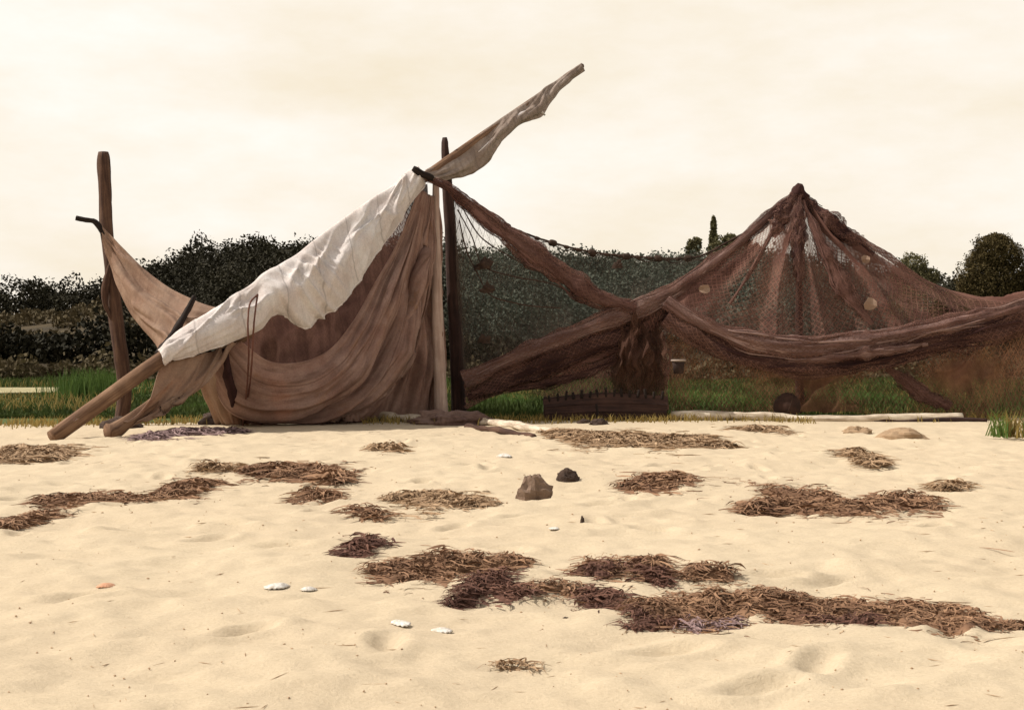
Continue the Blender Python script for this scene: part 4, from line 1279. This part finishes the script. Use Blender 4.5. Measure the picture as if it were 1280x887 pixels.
# ================================================================== OBJECTS BY THE NETS
# trough with pegs
tr = thing('wooden_trough', 'low dark wooden trough with a row of short pegs along its rim', 'trough', G(755, 525))
Yt = G(755, 525)[1]
x0, x1 = P(682, 0, Yt)[0], P(832, 0, Yt)[0]
for nm, yo in (('front_board', 0.0), ('back_board', 0.50)):
    n = 40
    t = np.linspace(0, 1, n)
    hgt = 0.40 + 0.08 * np.sin(t * np.pi) - 0.05 * (1 - t)
    rows = []
    for v, th_ in ((0, 0), (0.33, 0.02), (0.34, 0.035), (0.66, 0.02), (0.67, 0.035), (1.0, 0)):
        rows.append(np.stack([x0 + (x1 - x0) * (t + (t - 0.5) * 0.04 * v), np.full(n, Yt + yo - (0.03 + th_) * (1 if yo == 0 else -1) + 0.015 * fbm(t * 7, v * 5, 0, 3, 2)), 0.01 + hgt * v], 1))
    m = MB()
    g = np.stack(rows, 1)
    m.grid(g, np.stack([np.repeat(np.array((0, .33, .34, .66, .67, 1))[None], n, 0), np.repeat(t[:, None] * 2.3, 6, 1)], -1))
    m.build(nm, M['wood_dark'], tr, smooth=False, solid=0.05)
for xx in (x0 + 0.0, x1 - 0.02):
    m = MB()
    m.box((xx, Yt + 0.25, 0.21), 0.06, 0.42, 0.40)
    m.build('end_board', M['wood_dark'], tr, smooth=False, bevel=0.01)
m = MB()
m.box(((x0 + x1) / 2, Yt + 0.25, 0.06), x1 - x0 - 0.1, 0.42, 0.04)
m.build('bottom_board', M['wood_dark'], tr, smooth=False)
for k in range(15):
    f = (k + 0.5) / 15
    hx_ = x0 + (x1 - x0) * f
    hz = 0.40 + 0.08 * math.sin(f * math.pi) - 0.05 * (1 - f)
    m = MB()
    l = 0.07 + 0.05 * ((k * 7) % 5) / 4
    m.tube(curve([(hx_, Yt - 0.05, hz - 0.04), (hx_ + 0.02 * ((k % 3) - 1), Yt - 0.06, hz + l)], 6), np.linspace(0.030, 0.022, 6), 7, 0.2, k)
    m.build('peg', M['wood_black'], tr)

# round dark float
fb = G(984, 519)
fl = thing('round_float', 'dark brown round net float resting in front of the net skirt', 'float', fb + (0, -1.7, 0))
fy = fb[1] - 1.7
rr = 17 / F * fy
cz = CAMZ - (497 - HORY) / F * fy
th = np.linspace(0, 2 * np.pi, 33)
ph = np.linspace(0, np.pi, 18)
TH, PH = np.meshgrid(th, ph, indexing='ij')
cc = np.array((P(984, 0, fy)[0], fy, rr * 0.97))
m = MB()
g = np.stack([np.cos(TH) * np.sin(PH), np.sin(TH) * np.sin(PH), np.cos(PH)], -1) * rr * (1 + 0.03 * fbm(np.cos(TH) * 2, np.sin(TH) * 2, PH * 2, 3, 2))[..., None] + cc
m.grid(g)
m.build('ball', M['buoy'], fl)
m = MB()
a = np.linspace(0, 6.283, 30)
m.tube(np.stack([cc[0] + rr * 1.02 * np.sin(a) * 0.35, cc[1] - rr * 1.02 * np.cos(a) * 0.94, cc[2] + rr * 1.02 * np.sin(a) * 0.94], 1), 0.012, 6, cap=False)
m.build('lashing', M['rope'], fl)

# small pail hanging in the net
pb = P(848, 467, 24.9)
pl = thing('small_pail', 'small dark pail with a pale rim hanging on the net beside the dark net curtain', 'pail', pb)
m = MB()
n = 24
a = np.linspace(0, 2 * np.pi, n, endpoint=False)
prof = [(0.0, 0.0), (0.085, 0.0), (0.10, 0.12), (0.118, 0.235), (0.108, 0.235), (0.09, 0.12), (0.078, 0.02), (0.0, 0.02)]
g = np.stack([np.stack([pb[0] + r_ * np.cos(a), pb[1] + r_ * np.sin(a), np.full(n, pb[2] + z_)], 1) for r_, z_ in prof], 0)
m.grid(g, closed=True)
m.build('bucket', M['pail'], pl)
m = MB()
m.tube(np.stack([pb[0] + 0.118 * np.cos(np.linspace(0, 6.283, 30)), pb[1] + 0.118 * np.sin(np.linspace(0, 6.283, 30)), np.full(30, pb[2] + 0.235)], 1), 0.020, 8, cap=False)
m.build('rim', M['pail_in'], pl)
m = MB()
aa = np.linspace(0, np.pi, 16)
m.tube(np.stack([pb[0] + 0.118 * np.cos(aa), pb[1] + 0.10 * np.sin(aa), pb[2] + 0.235 + 0.16 * np.sin(aa)], 1), 0.008, 6)
m.build('handle', M['rope'], pl)

# bleached spars lying on the sand
def log(name, label, a, b, r0, r1, mat, seed, group='bleached timbers lying along the sand'):
    n = 40
    t = np.linspace(0, 1, n)
    q = a[None] + (b - a)[None] * t[:, None]
    bend = min(1.0, abs(b[0] - a[0]) / 5)
    q[:, 2] += bend * (0.025 * np.sin(t * 7 + seed) + 0.012 * vnoise(t * 14, seed, 0, 3)) - 0.02
    q[:, 1] += bend * 0.09 * np.sin(t * 6 + seed)
    m = MB()
    m.tube(q, np.linspace(r0, r1, n) * (1 + 0.25 * vnoise(t * 9, seed, 0, 5)), 12, 0.25, seed, bf=(1.6, 2.2))
    return tag(m.build(name, mat), label, 'timber', group)
log('bleached_timber', 'long bleached timber lying under the right-hand net skirt', G(838, 524) + (0, -.2, .08), G(1200, 526) + (0, -.2, .08), 0.075, 0.06, M['wood_bleached'], 1)
log('brown_timber', 'thin brown timber lying at the right end of the long bleached timber', G(1040, 526) + (0, 0, .03), G(1235, 527) + (0, 0, .03), 0.05, 0.04, M['wood_dark'], 2)
log('bleached_timber', 'bleached timber half hidden behind the foot of the pale pole', G(474, 524) + (0, -.3, .10), G(556, 528) + (0, -.2, .07), 0.07, 0.07, M['wood_bleached'], 3)
log('bleached_timber', 'slanting bleached timber between the cloth heap and the wooden trough', G(580, 527) + (0, 0, .07), G(692, 542) + (0, 0, .05), 0.065, 0.055, M['wood_bleached'], 4)
log('shade_timber', 'dull brown timber added as the shade under the slanting bleached one', G(586, 533) + (0, -.2, .03), G(668, 546) + (0, 0, .03), 0.06, 0.045, M['wood_post'], 5)  # dark wood added in place of the shade below the timber

# ================================================================== ON THE SAND
def clump(label, pts, mat, hmax=0.07, seed=1, name='seaweed_clump', cat='seaweed', group='dried seaweed lying on the sand', dens=1.0):
    """pts: (px, py, half-height in px) along the clump; a low ragged mound with curled fronds all over it"""
    c, wd = [], []
    for (px, py, hp) in pts:
        lo, hi = G(px, py + hp), G(px, py - hp * 0.55)
        c.append((lo + hi) / 2)
        wd.append((hi[1] - lo[1]) / 2)
    n = 46
    cc = curve(c, n)
    ww = np.maximum(curve([(q,) for q in wd], n)[:, 0], 0.02)
    s = np.linspace(0, 1, n)
    ww = ww * (1 + 0.45 * fbm(s * 7, seed, 0, seed, 3)) * np.clip(np.minimum(s, 1 - s) * 9, 0.08, 1) ** 0.6
    k = 21
    v = np.linspace(-1, 1, k)
    L = np.r_[0, np.cumsum(np.linalg.norm(np.diff(cc, axis=0), axis=1))]
    eg = 1 + 0.28 * fbm(L[:, None] * 6, np.sign(v)[None] * 3.0, 0, seed + 3, 3)
    t = np.gradient(cc, axis=0)
    t /= np.linalg.norm(t, axis=1)[:, None]
    nrm = np.stack([-t[:, 1], t[:, 0], 0 * s], 1)
    side = 0.75 * np.array((0, 1, 0)) * np.sign(nrm[:, 1:2] + 1e-6) + 0.25 * nrm
    xy = cc[:, None] + side[:, None] * (v[None] * ww[:, None] * eg)[..., None]
    hz = np.clip(1 - np.abs(v)[None] ** 2.0, 0, 1) * np.clip(np.minimum(s, 1 - s) * 8, 0, 1)[:, None] ** 0.7
    hz = 0.004 + hz * hmax * 0.55 * (0.75 + 0.7 * fbm(xy[..., 0] * 5, xy[..., 1] * 5, 0, seed, 4)) - 0.012
    base = sandz(float(cc[:, 0].mean()), float(cc[:, 1].mean()))
    zz = np.array([[sandz(a, b) for a, b in zip(r0, r1)] for r0, r1 in zip(xy[..., 0], xy[..., 1])])
    g = np.stack([xy[..., 0], xy[..., 1], zz + hz], -1)
    m = MB()
    m.grid(g, None, np.clip(0.25 + 0.35 * vnoise(xy[..., 0] * 9, xy[..., 1] * 9, 0, seed), 0, 0.7))
    # tangled strands over the whole patch, thinning out past its edge
    r = np.random.default_rng(seed)
    area = L[-1] * ww.mean() * 2
    wsc = np.clip(cc[:, 1].mean() / 8.0, 0.8, 2.2)
    nf = int(np.clip(area * 2600 / wsc ** 1.6 * dens, 60, 5200))
    ia = r.integers(0, n, nf)
    iv = r.normal(0, 0.58, nf) * np.where(r.uniform(0, 1, nf) < 0.12, 1.5, 1.0)
    jj = np.clip(((iv + 1) / 2 * (k - 1)).astype(int), 0, k - 1)
    p0 = cc[ia] + side[ia] * (iv * ww[ia])[:, None] + np.c_[r.normal(0, 0.03, (nf, 2)) * wsc, np.zeros(nf)]
    z0 = np.where(np.abs(iv) < 1, np.maximum(g[ia, jj, 2], zz[ia, jj]), zz[ia, jj])
    ang = r.uniform(0, 6.283, nf)
    ln_ = 0.05 + 0.18 * r.uniform(0, 1, nf) ** 1.5
    ln_ = ln_ * wsc
    w_ = np.where(r.uniform(0, 1, nf) < 0.12, r.uniform(0.005, 0.009, nf), r.uniform(0.0015, 0.006, nf)) * wsc
    cur = r.uniform(-2.4, 2.4, nf)
    lift = r.uniform(0.0, 0.030, nf) * wsc * np.clip(1.2 - np.abs(iv), 0.15, 1)
    E = np.linspace(0, 1, 5)[None]
    aa_ = ang[:, None] + cur[:, None] * E
    qx = p0[:, :1] + np.cos(aa_) * ln_[:, None] * (E - .5)
    qy = p0[:, 1:2] + np.sin(aa_) * ln_[:, None] * (E - .5)
    qz = z0[:, None] + 0.004 + lift[:, None] * (0.35 + np.sin(E * 3.1))
    q = np.stack([qx, qy, qz], -1)
    mid_ = ang + cur * .5
    sd_ = np.stack([-np.sin(mid_), np.cos(mid_), r.uniform(-.7, .7, nf)], -1) * w_[:, None]
    sh = np.array((.4, 1, .9, 1, .2))[None, :, None]
    gg = np.stack([q - sd_[:, None] * sh, q + sd_[:, None] * sh], 2)          # nf, 5, 2, 3
    base_i = (np.arange(nf) * 10)[:, None] + (np.arange(4) * 2)[None]
    qd = np.stack([base_i, base_i + 2, base_i + 3, base_i + 1], -1).reshape(-1, 4)
    m.add(gg.reshape(-1, 3), qd.tolist(), None, np.repeat(r.uniform(0, 1, nf), 10))
    return tag(m.build(name, mat), label, cat, group)

L_, D_, W_ = M['weed_light'], M['weed_dark'], M['weed']
CL = [
    ('pale brown seaweed patch at the far left below the meadow', [(16, 562, 4), (40, 566, 8), (66, 572, 5)], L_, .03),
    ('squat brown seaweed patch at the left end of the curving line', [(13, 655, 8), (30, 645, 11), (54, 637, 7)], W_, .06),
    ('ragged brown seaweed strip second in the curving line at left', [(50, 626, 6), (80, 620, 11), (110, 624, 9), (138, 626, 6)], W_, .06),
    ('small brown seaweed scrap third in the curving line at left', [(148, 618, 3), (163, 624, 6), (181, 626, 4)], W_, .04),
    ('slanting brown seaweed strip fourth in the curving line at left', [(203, 617, 8), (230, 610, 10), (252, 602, 6), (271, 599, 4)], W_, .05),
    ('faint pale seaweed scrap just above the curving line at left', [(258, 584, 4), (273, 586, 6), (289, 586, 4)], L_, .03),
    ('thin brown seaweed strip below the hanging rope', [(309, 590, 4), (336, 587, 8), (366, 593, 5)], W_, .05),
    ('thin brown seaweed strip tapering to a dark right tip', [(369, 586, 4), (396, 591, 7), (427, 601, 4)], W_, .05),
    ('small dark seaweed knot below the two thin strips', [(384, 616, 5), (400, 621, 8), (420, 619, 5)], W_, .06),
    ('lone flat brown seaweed sliver left of centre', [(434, 641, 3), (455, 643, 5), (480, 647, 3)], W_, .035),
    ('broad tawny seaweed patch in the middle of the beach', [(490, 617, 6), (525, 617, 12), (560, 625, 15), (606, 631, 9)], L_, .06),
    ('dark seaweed knot above the large central wrack', [(424, 697, 7), (446, 690, 12), (463, 684, 11), (482, 684, 6)], D_, .07),
    ('long central seaweed mound with a pale rounded left end', [(462, 712, 16), (492, 714, 18), (535, 712, 15), (590, 706, 17), (622, 707, 12), (655, 705, 4)], W_, .10),
    ('dark slanting seaweed strand below the central mound', [(562, 757, 4), (590, 742, 9), (612, 733, 8), (640, 742, 11), (662, 746, 7)], D_, .06),
    ('short grey-brown seaweed strand linking centre and right wracks', [(662, 741, 7), (692, 738, 9), (724, 735, 8)], W_, .05),
    ('arched brown seaweed band at the top of the right wrack', [(720, 716, 11), (760, 713, 16), (800, 713, 12), (834, 724, 8)], W_, .08),
    ('short brown seaweed bar at the right of the arched band', [(853, 727, 7), (885, 723, 11), (918, 722, 7)], W_, .06),
    ('dark seaweed clot under the left part of the right wrack', [(728, 740, 8), (755, 747, 12), (780, 744, 8)], D_, .06),
    ('thick brown seaweed heap in the left half of the right wrack', [(784, 757, 12), (830, 762, 22), (880, 758, 22), (895, 748, 10)], W_, .10),
    ('long wide brown seaweed bank running to the right edge', [(888, 754, 20), (950, 752, 22), (1010, 756, 20), (1070, 755, 24), (1120, 760, 22), (1165, 762, 26), (1215, 768, 22), (1274, 772, 14)], W_, .10),
    ('tiny dark seaweed scrap below the thick brown heap', [(777, 786, 3), (790, 787, 5), (805, 787, 3)], D_, .04),
    ('brown seaweed strip right of the two dark stones', [(782, 605, 6), (808, 606, 9), (832, 602, 7), (845, 596, 4)], W_, .06),
    ('tiny brown seaweed scrap beside the strip right of the stones', [(846, 603, 4), (856, 605, 5), (867, 606, 3)], W_, .04),
    ('large diamond-shaped brown seaweed mound at the right', [(934, 635, 3), (965, 628, 14), (990, 627, 20), (1020, 623, 15), (1048, 633, 9)], W_, .10),
    ('low seaweed tail trailing right of the diamond-shaped mound', [(1046, 634, 8), (1072, 634, 10), (1105, 628, 6)], W_, .06),
    ('rounded brown seaweed bar at the end of the right-hand line', [(1106, 629, 7), (1135, 629, 9), (1170, 630, 7)], W_, .07),
    ('wispy pale seaweed scrap below the flat pointed stone', [(1066, 568, 3), (1080, 575, 5), (1099, 580, 3)], L_, .03),
    ('wispy seaweed scrap at the far right of the beach', [(1176, 615, 3), (1188, 609, 5), (1200, 605, 4)], L_, .03),
    ('flat brown litter spread on the sand below the trough', [(690, 540, 4), (730, 545, 8), (790, 550, 9), (850, 550, 11), (908, 556, 6)], L_, .03),
    ('thin mauve-grey strip on the sand near the spar feet', [(176, 548, 3), (200, 546, 5), (240, 541, 5), (300, 540, 4)], M['weed_mauve'], .03),  # low mauve-grey strands in a thin strip
    ('thin dark fringe laid as a shadow along the hem of the tan canvas', [(372, 527, 3), (410, 524, 5), (445, 519, 4)], D_, .06),  # dark strands stand in for the shadow at the tent foot
    ('small brown seaweed scrap below the pale pole', [(466, 562, 3), (480, 561, 4), (496, 560, 3)], L_, .03),
    ('small brown seaweed tuft below the dark round float', [(940, 541, 4), (953, 539, 6), (966, 538, 3)], L_, .04),
    ('dry twiggy scrap alone near the bottom of the beach', [(620, 828, 3), (640, 830, 4), (676, 830, 3)], L_, .02),
]
for k, (lb, pts, mt, hm) in enumerate(CL):
    clump(lb, pts, mt, hm, 200 + k)
clump('mauve-grey seaweed tongue under the middle of the right wrack', [(857, 786, 5), (885, 782, 8), (925, 780, 5)], M['weed_mauve'], .05, 301)
for k, (lb, pts) in enumerate((('dark hollow clot inside the arched seaweed band', [(728, 719, 6), (748, 719, 9), (772, 720, 5)]),
                               ('dark strand slanting inside the arched seaweed band', [(794, 718, 3), (815, 727, 6), (836, 733, 4)]),
                               ('dark clot along the lower edge of the long seaweed bank', [(1020, 774, 4), (1050, 776, 7), (1100, 778, 4)]),
                               ('dark clot under the thick seaweed heap', [(790, 768, 5), (820, 778, 8), (855, 781, 5)]))):
    clump(lb, pts, D_, 0.10, 320 + k)

# stones
def stone(label, px, py, wpx, hpx, mat, seed, name='beach_stone', deep=0.8, sharp=True, bump=0.35):
    c = G(px, py)
    k = c[1] / F
    c[2] = sandz(c[0], c[1]) - 0.01
    return lump(c, wpx / 2 * k, wpx / 2 * k * deep, hpx * k, seed, mat, name, label, 'stone', 'stones on the sand', bump, 1.5, sharp, None, 22, 14)
stone('large angular stone with a sunlit left face in mid beach', 666, 622, 46, 30, M['stone'], 3)
stone('small dark stone beside the large angular one', 710, 603, 26, 13, M['stone_dark'], 4)
stone('flat pointed brown stone right of the net skirt', 1128, 549, 62, 15, M['stone_flat'], 6, bump=0.2)
stone('flat brown stone left of the pointed flat one', 1071, 541, 34, 8, M['stone_flat'], 7)
stone('dark pebble lying in front of the trough', 730, 529, 18, 6, M['stone_dark'], 9)
stone('flatter dark pebble right of the one by the trough', 750, 530, 22, 6, M['stone_dark'], 10)
stone('tiny dark pebble below the slanting strand', 707, 773, 11, 4, M['stone_dark'], 11)
stone('tiny dark chip standing below the angular stone', 728, 660, 6, 8, M['stone_dark'], 12)

# upright stake in front of the trough
c = G(746, 526)
m = MB()
m.tube(curve([c - (0, 0, 0.05), c + (0.01, 0, 0.15), c + (-0.01, 0.02, 0.30)], 8), np.linspace(0.03, 0.02, 8), 7, 0.2, 4)
tag(m.build('stake', M['wood_black']), 'thin black stake stuck upright in front of the trough', 'stake')

# shells
def shell(label, px, py, lpx, wpx, ang, mat, seed, group='white shells on the sand'):
    c = G(px, py)
    k = c[1] / F
    c[2] = sandz(c[0], c[1]) + 0.004
    a = np.linspace(0, 2 * np.pi, 33)
    r = np.linspace(0.02, 1, 9)
    A_, R_ = np.meshgrid(a, r, indexing='ij')
    sc = (1 + 0.05 * np.sin(A_ * 11 + seed) * R_) * (1 - 0.28 * np.cos(A_ + seed)) * (1 + 0.12 * vnoise(np.cos(A_) * 2, np.sin(A_) * 2, seed, 3))
    x = np.cos(A_) * R_ * sc * lpx / 2 * k
    y = np.sin(A_) * R_ * sc * max(wpx / 2 * k * 1.8, lpx / 2 * k * 0.45)
    z = (1 - R_ ** 2) * lpx * k * (0.10 + 0.05 * (seed % 3)) + 0.004 * np.sin(A_ * 14) * R_
    ca, sa = math.cos(ang), math.sin(ang)
    g = np.stack([c[0] + x * ca - y * sa, c[1] + x * sa + y * ca, c[2] + z], -1)
    m = MB()
    m.grid(g)
    return tag(m.build('sea_shell', mat, solid=0.004), label, 'shell', group)
shell('largest white shell on the open sand at lower left', 349, 737, 34, 12, 0.7, M['shell'], 1)
shell('small white shell just right of the largest shell', 385, 738, 20, 9, 0.6, M['shell'], 2)
shell('long white shell below the central seaweed mound', 498, 779, 36, 10, -0.9, M['shell'], 3)
shell('short white shell right of the long slanting shell', 551, 788, 26, 9, -0.3, M['shell'], 4)
shell('bright white shell above the angular stone', 630, 574, 20, 9, 0.1, M['shell'], 5)
shell('thin white shell on bare sand right of the tiny dark chip', 794, 647, 18, 6, -0.6, M['shell'], 6)
shell('faint white shell on bare sand left of the tiny dark chip', 694, 667, 13, 6, 0.3, M['shell'], 7)
shell('pinkish shell alone on the sand at lower left', 133, 740, 22, 9, 0.3, M['pink'], 8, None)

# reeds at the right edge
rd = thing('reed_tuft', 'tuft of green and straw reeds at the right edge of the sand', 'reeds', G(1252, 548))
for nm, px, n, mt, lo, hi in (('green_blades', 1247, 45, 'reed', .18, .45), ('straw_blades', 1264, 90, 'drygrass', .12, .42), ('green_blades', 1284, 25, 'reed', .15, .4)):
    c = G(px, 546)
    pts = np.stack([c[0] + rng.normal(0, 0.055, n), c[1] + rng.normal(0, 0.15, n), np.zeros(n)], 1)
    blades(pts, rng.uniform(lo, hi, n), 0.011, 70 + n, 0.55).build(nm, M[mt], rd, smooth=False)

# fringe of dry grass along the edge of the sand
n = 5200
gx = rng.uniform(-10.5, 11, n)
gy = edge_y(gx) + rng.normal(-0.25, 0.45, n)
keep = vnoise(gx * 0.9, 0.5, 0, 77) > -0.25
gx, gy = gx[keep], gy[keep]
hd_ = rng.uniform(0.04, 0.16, len(gx))
my = 26 + 24 * rng.uniform(0, 1, 12000) ** 1.5
mxx = rng.uniform(-0.42, 0.42, 12000) * my
km = (vnoise(mxx * 0.5, my * 0.25, 0, 79) > -0.05) & ~((mxx < -12) & (np.abs(my - 41) < 3.5))
gx, gy, hd_ = np.r_[gx, mxx[km]], np.r_[gy, my[km]], np.r_[hd_, rng.uniform(0.12, 0.34, int(km.sum()))]
m = blades(np.stack([gx, gy, np.full(len(gx), 0.0)], 1), hd_, 0.011, 78, 0.7)
tag(m.build('dry_grass', M['drygrass'], smooth=False), 'thin straw-coloured grass along the sand edge and through the meadow', 'grass', kind='stuff')

# grit, twigs and broken shell strewn over the beach
n = 1100
gy = 4.5 * (22 / 4.5) ** rng.uniform(0, 1, n)
gx = rng.uniform(-0.42, 0.42, n) * gy
V_, F_ = [], []
for k in range(n):
    s = rng.uniform(0.003, 0.007) * (gy[k] / 9) ** 0.5
    e = s * (rng.uniform(1, 2) if k % 3 else rng.uniform(4, 14))
    s = s * (1 if k % 3 else 0.5)
    a = rng.uniform(0, 3.14)
    c = np.array((gx[k], gy[k], sandz(gx[k], gy[k]) + s * 0.4))
    ux, uy = np.array((math.cos(a), math.sin(a), 0)) * e, np.array((-math.sin(a), math.cos(a), 0)) * s
    b_ = len(V_)
    V_ += [c - ux, c + uy, c + ux, c - uy, c + (0, 0, s * 0.8), c - (0, 0, s)]
    F_ += [(b_ + i, b_ + (i + 1) % 4, b_ + 4) for i in range(4)] + [(b_ + (i + 1) % 4, b_ + i, b_ + 5) for i in range(4)]
m = MB()
m.add(np.array(V_), F_)
tag(m.build('debris', M['weed_light'], smooth=False), 'fine brown grit and twigs strewn over the sand', 'debris', kind='stuff')

for o in bpy.data.objects:
    if '_o' in o: del o['_o']
